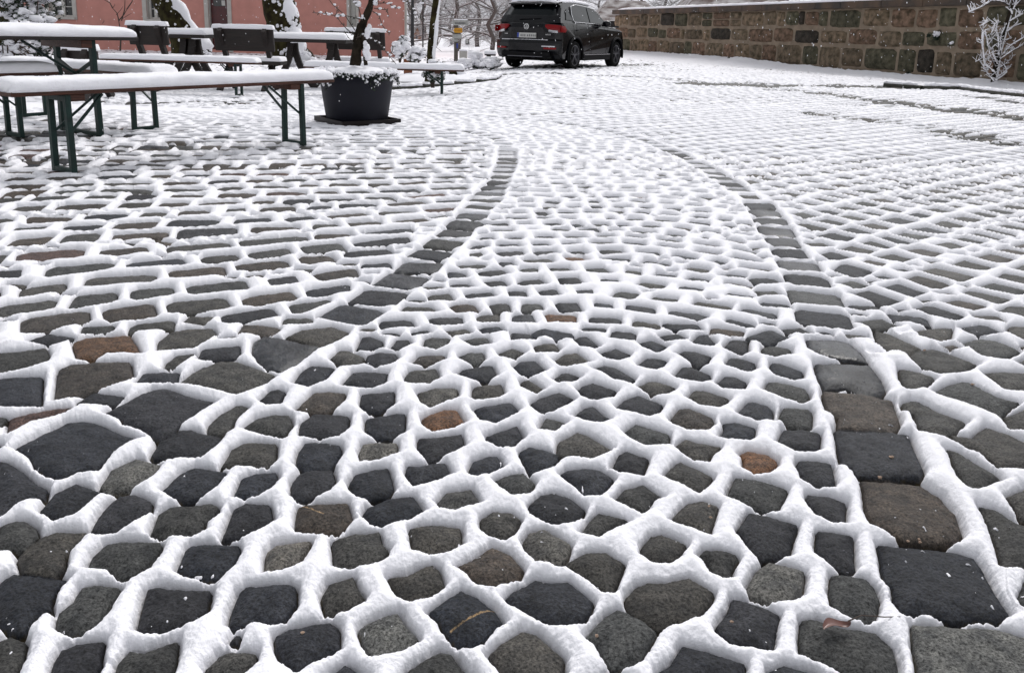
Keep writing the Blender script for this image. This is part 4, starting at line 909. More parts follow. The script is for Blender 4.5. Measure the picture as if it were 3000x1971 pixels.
def foliage(mb, sm, c, rx, ry, rz, n, rnd, ls=.03, snow=.45, lobes=7):
    cs = [(c[0] + rnd.gauss(0, .42) * rx, c[1] + rnd.gauss(0, .42) * ry, c[2] + rnd.uniform(-.8, .75) * rz, rnd.uniform(.28, .55)) for _ in range(lobes)]
    for i in range(n):
        cc = rnd.choice(cs); d = Vector((rnd.gauss(0, 1), rnd.gauss(0, 1), rnd.gauss(0, 1))).normalized() * (rnd.random() ** .4)
        p = Vector((cc[0] + d.x * rx * cc[3], cc[1] + d.y * ry * cc[3], cc[2] + d.z * rz * cc[3]))
        t = Vector((rnd.gauss(0, 1), rnd.gauss(0, 1), rnd.gauss(0, .6))).normalized(); s = t.cross(Vector((rnd.gauss(0, 1), rnd.gauss(0, 1), 1))).normalized()
        l = ls * rnd.uniform(.6, 1.3); q = (p - s * l * .35, p + t * l, p + s * l * .35, p - t * l)
        mb.add(q, [(0, 1, 2, 3)])
        if rnd.random() < snow * .35 * (1 + d.z):
            sm.blob(p + Vector((0, 0, l * .4)), l * rnd.uniform(.7, 1.6), i, .3, 4, 6, (1.2, 1.2, .75))
M['evergreen'] = mat('dark_evergreen_leaf', (0.022, 0.040, 0.020), .6, var=.5, scale=20)
M['dull'] = mat('dull_green_leaf', (0.05, 0.06, 0.04), .7, var=.4, scale=20)
M['drybrush'] = mat('dry_brown_stems', (0.10, 0.065, 0.045), .8, var=.4, scale=20)
rnd = random.Random(5)
def shrub(name, px, py, Y, rx, ry, rz, n, label, mt='evergreen', ls=.04, snow=.6, cat='shrub', group=None, lobes=8, stem=True):
    p = AT(px, py, Y); root = empty(name, (p.x, Y, p.z - rz), 0, label, cat, group)
    a, b = MB(), MB(); foliage(a, b, (0, 0, rz), rx, ry, rz, n, rnd, ls, snow, lobes)
    o = a.build('foliage', M[mt], root); b.build('snow_clumps', M['snow2'], root, smooth=True)
    if stem:
        s = MB(); 
        for k in range(5): s.tube([(rnd.uniform(-.1, .1) * rx, 0, -.1), (rnd.uniform(-.5, .5) * rx, rnd.uniform(-.3, .3) * ry, rz * 1.3)], [.02, .008], 5)
        s.build('stem', M['twig'], root)
    return root
shrub('evergreen_shrub', 72, 50, 13.5, .48, .5, 1.1, 4200, 'tall snow-laden evergreen shrub left of the first window', ls=.05, snow=.36, lobes=16)
shrub('evergreen_shrub', 20, 160, 12.0, .55, .4, .45, 2200, 'low part-bare shrub under the tall table at the left edge', 'drybrush', ls=.035, snow=.45, lobes=10)
shrub('snowy_bush', 1172, 142, 17.5, .22, .22, .27, 1100, 'small snowy bush at the right corner of the pink house', 'dull', ls=.045, snow=.35)
shrub('snowy_bush', 1220, 165, 18.5, .3, .3, .2, 800, 'low bush beside the foot of the slender tree', 'dull', ls=.045, snow=.4)
shrub('low_bush', 1268, 208, 12.6, .14, .14, .16, 900, 'dark clipped bush at the foot of the slender tree under the right bench', 'evergreen', ls=.03, snow=.3)
shrub('snowy_bush', 1398, 180, 22.0, .34, .4, .22, 1600, 'rounded snowy mound of bush left of the black car', 'dull', ls=.05, snow=1.3)
shrub('snowy_bush', 1440, 188, 21.0, .24, .3, .13, 700, 'small frosted bush between the mound and the car wheel', 'dull', ls=.04, snow=1.0)
# bare twigs in front of the house
p = AT(350, 100, 16.0); root = empty('bare_shrub', (p.x, 16.0, -.2), 0, 'thin leafless shrub of dark twigs in front of the pink wall', 'shrub')
mb = MB(); sm = MB()
def tw(px0, py0, px1, py1, r=.012):
    a = AT(px0, py0, 16.0); b = AT(px1, py1, 16.0); o_ = root.location
    q = a.lerp(b, .5) + Vector((.03, 0, .02)); mb.tube([a - o_, q - o_, b - o_], [r, r * .8, r * .45], 5)
tw(352, 150, 348, 62, .018); tw(348, 62, 330, 25); tw(330, 25, 305, 0); tw(330, 25, 335, 12, .006); tw(348, 62, 372, 28); tw(372, 28, 392, -8); tw(356, 62, 366, 0); tw(366, 0, 370, -30)
tw(300, 70, 303, 60, .006); tw(360, 55, 385, 40, .006); tw(340, 45, 360, 20, .006)
mb.build('twig', M['twig'], root)

# ---------------------------------------------------------------- planter with olive tree
pc = base(1036, 366); PR = .37; sc_ = 2415 / pc.y
root = empty('planter_pot', (pc.x, pc.y + .18, pc.z), 0, 'large round charcoal planter pot standing on a wet dark tray', 'planter')
root.scale = (1.07, 1.07, 1.05)
prof = [(.0, .03), (.262, .03), (.272, .04), (.296, .20), (.318, .36), (.328, .42), (.340, .422), (.343, .450), (.325, .456), (.318, .43), (0, .42)]
mb = MB(); mb.lathe([(r, z) for r, z in prof], 56); mb.build('pot', M['pot'], root, smooth=True)
soil = MB(); vs = []
for i in range(9):
    for k in range(28):
        a = 2 * math.pi * k / 28; r = .345 * i / 8 + .001; z = .445 + .055 * (1 - (i / 8) ** 3) + .022 * mnoise.noise(Vector((r * math.cos(a) * 13, r * math.sin(a) * 13, 2)))
        vs.append((r * math.cos(a), r * math.sin(a), z))
soil.add(vs, [(i * 28 + k, i * 28 + (k + 1) % 28, (i + 1) * 28 + (k + 1) % 28, (i + 1) * 28 + k) for i in range(8) for k in range(28)])
for i in range(190):
    a = rnd.uniform(0, 6.28); rr = .347 * rnd.uniform(.93, 1.03)
    soil.blob((rr * math.cos(a), rr * math.sin(a), .46 + rnd.uniform(-.012, .02)), rnd.uniform(.012, .032), i, .3, 5, 7, (1, 1, .8))
soil.build('snow_cap', M['snow2'], root, smooth=True)
a, b = MB(), MB()
for i in range(2200):
    th = rnd.uniform(0, 6.28); hang = rnd.random() ** 1.5 * (.075 + .05 * math.sin(th * 5) + .03 * math.sin(th * 11)); rr = .348 + rnd.uniform(0, .02) + hang * .1
    p = Vector((rr * math.cos(th), rr * math.sin(th), .465 - hang)); t = Vector((rnd.gauss(0, 1), rnd.gauss(0, 1), rnd.gauss(0, 1))).normalized(); s = t.cross(Vector((0, .3, 1))).normalized(); l = .013
    a.add((p - s * l * .6, p + t * l, p + s * l * .6, p - t * l), [(0, 1, 2, 3)])
    if i % 6 == 0: b.blob(p + Vector((0, 0, .003)), rnd.uniform(.006, .012), i, .25, 4, 6)
a.build('trailing_plant', M['evergreen'], root); tag(b.build('snow_beads', M['snow2'], root, smooth=True), kind='stuff')
tray = empty('plant_tray', (pc.x + .0, pc.y + .18, pc.z), R(38), 'shallow square dark wet tray under the planter pot', 'tray')
mb = MB(); S = .305; mb.box((0, 0, .012), (2 * S, 2 * S, .016))
mb.build('base', M['tray'], tray)
mb = MB()
for k in range(4):
    q = Matrix.Rotation(k * math.pi / 2, 3, 'Z'); c0 = q @ Vector((S - .006, 0, .032)); mb.box(tuple(c0), (.014, 2 * S - (.0 if k % 2 else .03), .04), rz=k * math.pi / 2)
mb.build('rim', M['tray'], tray)
# olive tree
OY = pc.y + .18; foot = Vector((pc.x, OY, pc.z + .44))
root = empty('olive_tree', foot, 0, 'gnarled little olive tree growing from the charcoal planter, leaves dusted with snow', 'tree')
def O(px, py, dy=0.0): return AT(px, py, OY + dy) - foot
tr = interp_path([O(1042, 192), O(1046, 150), O(1050, 105, .02), O(1068, 60), O(1085, 20, -.02), O(1092, -20), O(1100, -70)], 20)
rad = [(.046 - .0012 * i) * (1 + .12 * math.sin(i * 1.7)) for i in range(len(tr))]
mb = MB(); mb.tube(tr, rad, 14, wob=.10, seed=2)
mb.tube([O(1030, 192), O(1036, 150), O(1040, 110), O(1052, 70)], [.022, .018, .016, .014], 9, wob=.1)
mb.tube([O(1072, 192), O(1066, 150), O(1062, 110), O(1074, 60)], [.02, .016, .014, .012], 9, wob=.1)
trk = mb.build('trunk', M['bark2'], root, smooth=True)
sm = MB()
for (px, py, r) in ((1078, 92, .030), (1082, 80, .022), (1074, 140, .030), (1072, 155, .034), (1078, 165, .03), (1052, 12, .02), (1062, 50, .014), (1100, 8, .022), (1076, 104, .026), (1070, 128, .02)):
    sm = MB(); sm.blob(O(px, py, -.03), r, px, .25, 7, 10, (1, .8, 1.35)); sm.build('snow_lump', M['snow2'], trk, smooth=True)
M['olive'] = mat('olive_leaf', (0.035, 0.05, 0.032), .5, var=.5, scale=40)
lf = MB(); sl_ = MB(); tg = MB()
def twigline(pts, r=.0045, dens=1.0, dy=-.05, leaf=.030):
    P = [O(x, y, dy + .05 * math.sin(i * 2.1)) for i, (x, y) in enumerate(pts)]; tg.tube(P, [r * (1 - .5 * i / len(P)) for i in range(len(P))], 5)
    L = sum((b_ - a_).length for a_, b_ in zip(P[:-1], P[1:])); n = int(L / .018 * dens)
    for i in range(n):
        t = (i + rnd.random()) / n * (len(P) - 1); k = min(int(t), len(P) - 2); p = P[k].lerp(P[k + 1], t - k)
        d = (P[k + 1] - P[k]).normalized(); s = Vector((rnd.gauss(0, 1), rnd.gauss(0, 1), rnd.gauss(0, 1))); s = (s - d * s.dot(d)).normalized()
        t_ = (d * .6 + s).normalized(); w_ = t_.cross(Vector((rnd.gauss(0, 1), rnd.gauss(0, 1), rnd.gauss(0, 1)))).normalized() * leaf * .17; l = leaf * rnd.uniform(.7, 1.2)
        lf.add((p, p + t_ * l * .4 + w_, p + t_ * l, p + t_ * l * .4 - w_), [(0, 1, 2, 3)])
        if rnd.random() < .28: sl_.blob(p + t_ * l * .5 + Vector((0, 0, .005)), rnd.uniform(.006, .015), i, .3, 4, 6, (1.3, 1, .8))
twigline([(1062, 60), (1030, 50), (1000, 45), (975, 46), (950, 40), (915, 38)], dens=1.3)
twigline([(1040, 105), (1015, 85), (995, 62), (985, 45), (988, 25)], dens=.8)
twigline([(1040, 90), (1010, 45), (975, 15), (950, -20)], .005, .3)
twigline([(1085, 30), (1110, 45), (1120, 75), (1135, 95), (1142, 100)], dens=.9)
twigline([(1088, 20), (1120, -5), (1160, -12), (1190, 5), (1210, 25), (1225, 48), (1245, 60)], dens=1.2)
twigline([(1160, -12), (1195, -20), (1240, -10), (1235, 15)], dens=1.2)
twigline([(1090, 10), (1140, 10), (1150, 20), (1165, 25)], dens=1.3)
twigline([(1048, 110), (1075, 100), (1100, 118), (1125, 145), (1140, 165), (1158, 185)], dens=1.0)
twigline([(1095, 25), (1135, 30), (1138, 45)], dens=1.3)
twigline([(1140, 165), (1150, 150), (1153, 130)], dens=1.2)
twigline([(1060, 60), (1050, 20), (1025, -10), (1000, -30)], dens=.8)
twigline([(1050, 100), (1040, 130), (1020, 110), (1008, 90)], .003, .25)
for k in range(16):
    a_ = rnd.uniform(0, 6.28); c1, c2 = 1098 + 150 * math.cos(a_), -150 - 90 * rnd.random()
    twigline([(1100, -60 - 6 * k), ((1100 + c1) / 2, -110 - 5 * k), (c1, c2), (c1 + 40 * math.cos(a_), c2 - 30)], .007, .8, .12 * math.sin(a_))
tg.build('twig', M['twig'], root, smooth=True); lf.build('leaves', M['olive'], root); sl_.build('snow_on_leaves', M['snow2'], root, smooth=True)

# brown clay pillar pot behind the right bench
p = base(1193, 226); mb = MB(); root = empty('clay_box_pot', (p.x, p.y + .15, p.z), R(8), 'rust-brown square clay pot behind the charcoal planter', 'pot')
mb.box((0, 0, .21), (.20, .2, .42), taper=1.06); mb.build('pot', M['rust'], root, bevel=.012)
mb = MB(); snow_slab(mb, .22, .22, .05, 77, (0, 0, .42)); mb.build('snow_cover', M['snow2'], root, smooth=True)

# ---------------------------------------------------------------- planting bed kerb, boulder
def kerb_run(pxs, w, h, label, group, rough=.6, seed=0, snowp=.85, st=.55):
    P = [base(*q) for q in pxs]; P = [Vector((p.x, p.y, p.z)) for p in P]; r_ = random.Random(seed)
    tot = []; 
    for a_, b_ in zip(P[:-1], P[1:]):
        n_ = max(1, int((b_ - a_).length / st))
        for i in range(n_):
            s = a_.lerp(b_, i / n_); e = a_.lerp(b_, (i + 1) / n_); tot.append((s, e))
    for k, (s, e) in enumerate(tot):
        c0 = (s + e) / 2; L = (e - s).length; a0 = math.atan2(e.y - s.y, e.x - s.x)
        root = empty('kerbstone', (c0.x, c0.y, c0.z - .03), a0, label, 'kerbstone', group)
        mb = MB(); mb.box((0, 0, h / 2), (L - .02, w, h)); mb.build('stone', M['kerb'], root, bevel=.02)
        mb = MB(); snow_slab(mb, L - .04 + r_.uniform(-.05, .03), w * r_.uniform(.85, 1.1), .045, seed + k, (r_.uniform(-.03, .03), 0, h - .005), lump=.014)
        mb.build('snow_cover', M['snow2'], root, smooth=True)
kerb_run([(1140, 264), (1240, 258), (1330, 250), (1400, 244), (1450, 236), (1462, 226)], .12, .085, 'wet stone in the low snow-capped edging of the planting bed right of the pot', 'edging stones of the planting bed', seed=3, st=.42)
# snow inside the bed
a = base(1340, 235); mb = MB(); vs = []
for j in range(15):
    for i in range(41):
        u_ = i / 40 * 2 - 1; v_ = j / 14 * 2 - 1; h_ = max(0, 1 - u_ ** 6) * max(0, 1 - v_ ** 4)
        vs.append((u_ * 1.35, v_ * .9 + .25 * u_, -.06 + h_ * (.13 + .05 * mnoise.noise(Vector((u_ * 5, v_ * 4, 7))) + .012 * mnoise.noise(Vector((u_ * 22, v_ * 20, 7))))))
mb.add(vs, [(j * 41 + i, j * 41 + i + 1, (j + 1) * 41 + i + 1, (j + 1) * 41 + i) for j in range(14) for i in range(40)])
o = mb.build('snow_bed', M['snow2'], smooth=True); o.location = (a.x - .25, a.y + .95, a.z); tag(o, 'smooth snow lying over the planting bed behind its low edging', 'snow', kind='stuff')
bp_ = base(1330, 229); root = empty('snowy_boulder', (bp_.x, bp_.y, bp_.z + .05), 0, 'mossy boulder under a rounded cap of snow right of the slender tree', 'boulder')
mb = MB(); mb.blob((0, 0, .05), .13, 3, .3, 8, 12, (1, 1, .9)); mb.build('rock', M['bark'], root, smooth=True)
mb = MB(); mb.blob((.07, .02, .10), .17, 5, .2, 10, 16, (1.0, .8, .72)); mb.blob((.16, 0, .02), .13, 6, .2, 8, 14, (1, .8, .7)); mb.blob((-.13, -.02, .08), .07, 8, .3, 7, 10); mb.build('snow_cover', M['snow2'], root, smooth=True)

# kerb along the right
kerb_run([(2590, 254), (2700, 262), (2810, 264), (2900, 276), (3010, 288), (3200, 305)], .14, .10, 'dark wet stone of the low kerb in front of the stone wall', 'kerbstones along the wall bed', seed=9, st=.9)
# ================================================================ sandstone wall on the right
WA = Vector((13.85, 8.0, -.04)); WB = Vector((4.29, 35.0, -.04)); wd = (WB - WA); WL = wd.length; wd.normalize(); wrz = math.atan2(wd.y, wd.x)
root = empty('stone_wall', WA, wrz, 'long rough sandstone block wall with a snow-covered coping on the right', 'wall')
# local: x along the wall away from the camera, +y is the yard side
WH = 1.75
mb = MB(); mb.box((WL / 2, -.22, WH / 2 - .2), (WL, .36, WH + .4)); 
M['mortar'] = mat('sandy_mortar', (0.26, 0.205, 0.150), .95, var=.3, scale=4, bump=.8, bscale=25)
mb.build('mortar', M['mortar'], root)
def ston_mat():
    m = bpy.data.materials.new('weathered_sandstone'); m.use_nodes = True; n = m.node_tree; p = n.nodes['Principled BSDF']; p.inputs['Roughness'].default_value = .85; p.inputs['Specular IOR Level'].default_value = .25
    tc = n.nodes.new('ShaderNodeTexCoord'); at = n.nodes.new('ShaderNodeAttribute'); at.attribute_name = 'tone'
    a = n.nodes.new('ShaderNodeTexNoise'); a.inputs['Scale'].default_value = 7; a.inputs['Detail'].default_value = 6
    r = n.nodes.new('ShaderNodeValToRGB'); r.color_ramp.elements[0].position = .33; r.color_ramp.elements[1].position = .7
    r.color_ramp.elements[0].color = (.38, .40, .34, 1); r.color_ramp.elements[1].color = (1.5, 1.45, 1.4, 1)
    x = n.nodes.new('ShaderNodeMix'); x.data_type = 'RGBA'; x.blend_type = 'MULTIPLY'; x.inputs[0].default_value = 1
    b = n.nodes.new('ShaderNodeBump'); b.inputs['Strength'].default_value = .9; b.inputs['Distance'].default_value = .05
    c = n.nodes.new('ShaderNodeTexNoise'); c.inputs['Scale'].default_value = 18; c.inputs['Detail'].default_value = 6
    n.links.new(tc.outputs['Object'], a.inputs['Vector']); n.links.new(a.outputs[0], r.inputs[0]); n.links.new(at.outputs[0], x.inputs[6]); n.links.new(r.outputs[0], x.inputs[7])
    n.links.new(x.outputs[2], p.inputs['Base Color']); n.links.new(tc.outputs['Object'], c.inputs['Vector']); n.links.new(c.outputs[0], b.inputs['Height']); n.links.new(b.outputs[0], p.inputs['Normal'])
    return m
M['sandstone'] = ston_mat()
def rough_block(vs, fs, tones, c0, d, tone, r_):
    """a dressed block with a slightly bulging, rounded face on the yard side"""
    x0, z0 = c0; L, Hh, D = d; nx, nz_ = 9, 7; b = len(vs); sd_ = r_.uniform(0, 99)
    for j in range(nz_ + 1):
        for i in range(nx + 1):
            u = i / nx * 2 - 1; v = j / nz_ * 2 - 1
            e = max(abs(u) ** 12, abs(v) ** 9); rr = 1 - .05 * (u * u) * (v * v)
            px = x0 + u * L / 2 * (rr - .02 * mnoise.noise(Vector((v * 2, sd_, u)))); pz = z0 + v * Hh / 2 * (rr + .03 * mnoise.noise(Vector((u * 2.5, sd_, 3))))
            py = -.045 + D * (1 - e) + .016 * mnoise.noise(Vector((px * 6, pz * 6, sd_)))
            vs.append((px, py, pz)); tones.append(tone)
    for j in range(nz_):
        for i in range(nx):
            q = b + j * (nx + 1) + i; fs.append((q, q + nx + 1, q + nx + 2, q + 1))
r_ = random.Random(21); vs, fs, tones = [], [], []
rows = [(-.35, .50), (.16, .60), (.78, .44), (1.24, .50)]
for z0, hh in rows:
    x = .0
    while x < WL:
        L = r_.uniform(.42, 1.3)
        if r_.random() < .12: L *= .5
        jz = r_.uniform(-.03, .03)
        k = r_.random()
        if k < .22: t = (.085, .080, .055)
        elif k < .34: t = (.040, .034, .028)
        elif k < .56: t = (.165, .110, .080)
        elif k < .82: t = (.135, .105, .075)
        else: t = (.20, .150, .105)
        q = r_.uniform(.75, 1.2); t = tuple(c * q for c in t)
        g_ = r_.uniform(.03, .09)
        if L > .6 and r_.random() < .05 and hh > .35:
            rough_block(vs, fs, tones, (x + L / 2, z0 + hh * .27), (L - g_, hh * .42, .07), t, r_); rough_block(vs, fs, tones, (x + L / 2, z0 + hh * .76), (L - g_, hh * .42, .07), t, r_)
        else: rough_block(vs, fs, tones, (x + L / 2, z0 + hh / 2 + jz), (L - g_, hh - r_.uniform(.03, .12), r_.uniform(.05, .09)), t, r_)
        x += L
me = bpy.data.meshes.new('block'); me.from_pydata(vs, [], fs); at = me.attributes.new('tone', 'FLOAT_COLOR', 'POINT')
at.data.foreach_set('color', np.array([(*t, 1) for t in tones], np.float32).ravel()); me.polygons.foreach_set('use_smooth', [True] * len(me.polygons)); me.materials.append(M['sandstone'])
o = bpy.data.objects.new('stone_facing', me); C.objects.link(o); o.parent = root
M['coping'] = mat('dark_wet_coping', (0.022, 0.019, 0.016), .6, col2=(.085, .052, .03), scale=2.2, bump=.4)
mb = MB(); x = 0
while x < WL:
    L = r_.uniform(1.0, 1.5); mb.box((x + L / 2, -.20, WH + .09), (L - .012, .56, .18)); x += L
mb.build('coping', M['coping'], root, bevel=.012)
mb = MB(); snow_slab(mb, WL + .05, .58, .08, 88, (WL / 2, -.20, WH + .178), nx=420, ny=14, lump=.012); mb.build('snow_cover', M['snow2'], root, smooth=True)
# little tufts growing from the face
def tuft(px, py, s, name='wall_fern', lab='', n=160, clumps=9):
    d = ray(px, py); nrm_ = Vector((-wd.y, wd.x, 0)); k = (WA.dot(nrm_) + .05) / d.dot(nrm_)
    p = Vector((d.x * k, d.y * k, CAM_H + d.z * k)); e = empty(name, p, 0, lab, 'plant', None)
    a, b = MB(), MB(); foliage(a, b, (0, 0, 0), s, s * .5, s * .8, n, rnd, .03, 0, 4); a.build('leaves', M['evergreen'], e)
    for i in range(clumps): b.blob((rnd.uniform(-s, s) * .6, -.04, rnd.uniform(0, s) * .6), rnd.uniform(.015, .035), i, .3, 5, 6)
    b.build('snow_clumps', M['snow2'], e, smooth=True)
tuft(2742, 108, .17, lab='dark tuft with snow beads growing high on the stone wall', n=350, clumps=22)
tuft(2785, 128, .05, lab='tiny snowy tuft just right of the larger wall tuft', n=60, clumps=3)
tuft(2655, 222, .13, lab='dark tuft growing at the foot of the stone wall', n=260, clumps=6)
tuft(2155, 185, .22, lab='mossy snow-flecked tuft at the foot of the middle of the wall', n=300, clumps=20)
# snow drifted against the foot of the wall
vs, fs = [], []; NXW, NYW = 260, 16
for i in range(NXW + 1):
    x = WL * i / NXW; w_ = 1.15 + .25 * mnoise.noise(Vector((x * .5, 1, 1))) + (1.0 if x > 17 else 0) * min(1, (x - 17) / 4 if x > 17 else 0)
    hh = .14 + .05 * mnoise.noise(Vector((x * .9, 2, 2))) + (.14 * min(1, max(0, x - 15) / 5))
    for j in range(NYW + 1):
        v = j / NYW; z = hh * (1 - v) ** 1.3 * (1 - .0 * v) - .02 * v + (.035 * mnoise.noise(Vector((x * 5, v * 7, 4))) + .02 * mnoise.noise(Vector((x * 14, v * 18, 4)))) * (1 - v * .6) + .015
        if v > .9: z -= (v - .9) * .5
        vs.append((x, .02 + v * w_, z))
fs = [(i * (NYW + 1) + j, i * (NYW + 1) + j + 1, (i + 1) * (NYW + 1) + j + 1, (i + 1) * (NYW + 1) + j) for i in range(NXW) for j in range(NYW)]
mb = MB(); mb.add(vs, [f[::-1] for f in fs]); o = mb.build('snow_bank', M['snow2'], smooth=True); o.location = WA; o.rotation_euler.z = wrz
tag(o, 'lumpy snow bank lying along the foot of the stone wall', 'snow', kind='stuff')

# sapling at the right
def sapling():
    f = base(2908, 252); Y = f.y
    root = empty('sapling', f, 0, 'thin leaning sapling with snow-laden twigs in front of the wall at the right edge', 'tree')
    o_ = Vector(f); r_ = random.Random(8)
    P = interp_path([AT(2908, 254, Y), AT(2920, 180, Y), AT(2936, 110, Y - .1), AT(2955, 50, Y - .1), AT(2972, 0, Y - .1), AT(2990, -60, Y - .1), AT(3005, -130, Y)], 16); P = [p - o_ for p in P]
    rad = [.058 - .0024 * i for i in range(len(P))]; mb = MB(); mb.tube(P, rad, 10, wob=.08)
    mb.build('trunk', M['bark2'], root, smooth=True)
    tg, sm = MB(), MB(); snow_on(P, rad, sm, (.9, -.5, .2), .8, 3)
    def tw(pts, r=.012, s=.018, bump=1.0):
        Q = interp_path([AT(x, y, Y - .1 + r_.uniform(-.25, .1)) - o_ for x, y in pts], len(pts) * 4); R_ = [r * (1 - .6 * i / len(Q)) for i in range(len(Q))]
        tg.tube(Q, R_, 5); sm.tube([q + Vector((0, 0, rr + s * .25)) for q, rr in zip(Q, R_)], [s * r_.uniform(.3, .85) * bump for _ in Q], 6, wob=.2, seed=int(pts[0][0]))
        for q in Q[2:]:
            for _ in range(2):
              if r_.random() < .7:
                e = q + Vector((r_.uniform(-.12, .12), r_.uniform(-.1, .1), r_.uniform(-.02, .16))); tg.tube([q, e], [r * .4, r * .2], 4); sm.tube([q + Vector((0, 0, .01)), e + Vector((0, 0, .01))], [s * .33, s * .3], 5, wob=.2)
    tw([(2965, 45), (2958, 20), (2935, 5), (2905, 4), (2875, 22), (2845, 35), (2838, 38)], .016, .026)
    tw([(2958, 65), (2990, 45), (3030, 30)], .014, .03); tw([(2968, 30), (2980, 5), (3010, -15)], .012, .022)
    tw([(2950, 95), (2975, 75), (3020, 35)], .014, .03); tw([(2945, 120), (2975, 110), (3040, 70)], .012, .022)
    tw([(2935, 165), (2960, 135), (3010, 105)], .012, .022); tw([(2930, 175), (2965, 150), (3020, 120)], .010, .018)
    tw([(2915, 215), (2885, 190), (2878, 130), (2880, 75), (2890, 62)], .012, .024, 1.2); tw([(2918, 200), (2900, 165), (2892, 120), (2885, 90)], .01, .02)
    tw([(2922, 190), (2905, 150), (2905, 100), (2915, 70)], .01, .02); tw([(2926, 170), (2925, 120), (2918, 85), (2925, 62)], .01, .02)
    tw([(2932, 150), (2930, 110), (2948, 70)], .009, .016)
    tw([(2920, 205), (2950, 185), (2965, 172)], .008, .014); tw([(2912, 235), (2940, 215), (2960, 192)], .008, .016); tw([(2905, 185), (2880, 170), (2858, 182)], .006, .012)
    tw([(2912, 240), (2890, 212), (2880, 195)], .008, .018); tw([(2915, 238), (2935, 225), (2950, 212)], .008, .02)
    tg.build('twig', M['twig'], root); sm.build('snow_on_twigs', M['snow2'], root, smooth=True)
sapling()

# ================================================================ the black car
M['paint'] = mat('black_metallic_paint', (0.0012, 0.0014, 0.0028), .2, spec=.28, coat=.15)
M['blk'] = mat('black_plastic', (0.003, 0.003, 0.004), .6, spec=.15)
M['tyre'] = mat('tyre_rubber', (0.004, 0.004, 0.004), .85, spec=.15, bump=.2)
M['alloy'] = mat('dark_alloy', (0.13, 0.13, 0.145), .35, metal=.7)
M['chrome'] = mat('chrome', (0.65, 0.65, 0.67), .18, metal=1.0)
M['red'] = mat('red_lamp_plastic', (0.20, 0.004, 0.006), .2, spec=.25)
M['darkred'] = mat('dark_red_lamp', (0.12, 0.006, 0.008), .2)
M['carglass'] = mat('tinted_car_glass', (0.004, 0.006, 0.007), .06, spec=.22)
M['plate'] = mat('white_plate', (.50, .50, .48), .5)
M['blue'] = mat('plate_blue', (.01, .04, .30), .5)
M['grime'] = mat('grey_plate_letters', (.09, .09, .09), .6)
th = R(29); crz = math.pi / 2 - th
loc = Vector((1.46, 20.3, 0)) - Matrix.Rotation(crz, 3, 'Z') @ Vector((.93, -.90, 0)); loc.z = -.015
car = empty('parked_car', loc, crz, 'black compact SUV parked on the snowy cobbles, snow along its roof and bumper', 'car')
def arc(cx, cz, r, a0, a1, n=10): return [(cx + r * math.cos(R(a0 + (a1 - a0) * i / n)), cz + r * math.sin(R(a0 + (a1 - a0) * i / n))) for i in range(n + 1)]
low = [(.15, .27)] + arc(.93, .36, .415, 192, -12) + [(1.45, .235), (3.08, .235)] + arc(3.61, .36, .415, 192, -12) + \
      [(4.14, .24), (4.40, .30), (4.475, .48), (4.485, .66), (4.44, .84), (4.33, .95), (4.10, 1.01), (3.70, 1.06), (3.36, 1.09), (2.4, 1.11), (1.2, 1.14), (.36, 1.17), (.17, 1.16), (.10, 1.10), (.065, 1.0), (.075, .90), (.095, .73), (-.005, .70), (-.035, .63), (-.03, .46), (.03, .36)]
us = [-1, -.985, -.93, -.8, -.5, 0, .5, .8, .93, .985, 1]
def wz(z): return .915 - .055 * max(0, (z - .62) / .5) ** 1.6 - .02 * max(0, (.5 - z) / .3)
mb = MB(); vs = []
for (x, z) in low:
    for u_ in us:
        e = abs(u_); xx = x
        if x < .45: xx += .20 * max(0, e - .5) ** 2.2 / .5 ** 2.2 * (1 - x / .45)
        if x > 3.9: xx -= .42 * max(0, e - .3) ** 2 / .49 * ((x - 3.9) / .6)
        dz = -.035 * e ** 8 if z > 1.0 else 0
        vs.append((xx, u_ * wz(z) * (1 - .012 * (e > .99)), z + dz))
m_ = len(us); n_ = len(low)
fs = [(i * m_ + k, i * m_ + k + 1, ((i + 1) % n_) * m_ + k + 1, ((i + 1) % n_) * m_ + k) for i in range(n_) for k in range(m_ - 1)]
fs += [tuple(i * m_ for i in range(n_)), tuple(i * m_ + m_ - 1 for i in range(n_))[::-1]]
mb.add(vs, fs); body = mb.build('body', M['paint'], car, bevel=.012)
# greenhouse
cab = [(.11, 1.12), (.20, 1.28), (.36, 1.47), (.40, 1.555), (.34, 1.60), (.62, 1.645), (1.1, 1.672), (1.7, 1.668), (2.15, 1.625), (2.42, 1.575), (2.9, 1.31), (3.34, 1.06), (.3, 1.08)]
def wc(z): return .845 - .20 * max(0, (z - 1.10) / .57) ** 1.15
mb = MB(); vs = []
for (x, z) in cab:
    for u_ in us:
        e = abs(u_); xx = x + (.07 * e ** 4 if x < .5 else 0) - (.16 * e ** 3 if x > 2.1 else 0)
        vs.append((xx, u_ * wc(z), z - (.045 * e ** 5 if z > 1.5 else 0)))
n_ = len(cab)
fs = [(i * m_ + k, i * m_ + k + 1, ((i + 1) % n_) * m_ + k + 1, ((i + 1) % n_) * m_ + k) for i in range(n_) for k in range(m_ - 1)]
fs += [tuple(i * m_ for i in range(n_)), tuple(i * m_ + m_ - 1 for i in range(n_))[::-1]]
mb.add(vs, fs); mb.build('cabin', M['paint'], car, bevel=.02)
def side_poly(P, s, off, name, mt, parent=car, thick=.012):
    mb = MB(); n = len(P); a = [(x, s * (wc(z) + off), z) for x, z in P]; b = [(x, s * (wc(z) + off - thick), z) for x, z in P]
    mb.add(a + b, [tuple(range(n)), tuple(range(2 * n - 1, n - 1, -1))] + [(i, n + i, n + (i + 1) % n, (i + 1) % n) for i in range(n)])
    return mb.build(name, mt, parent)
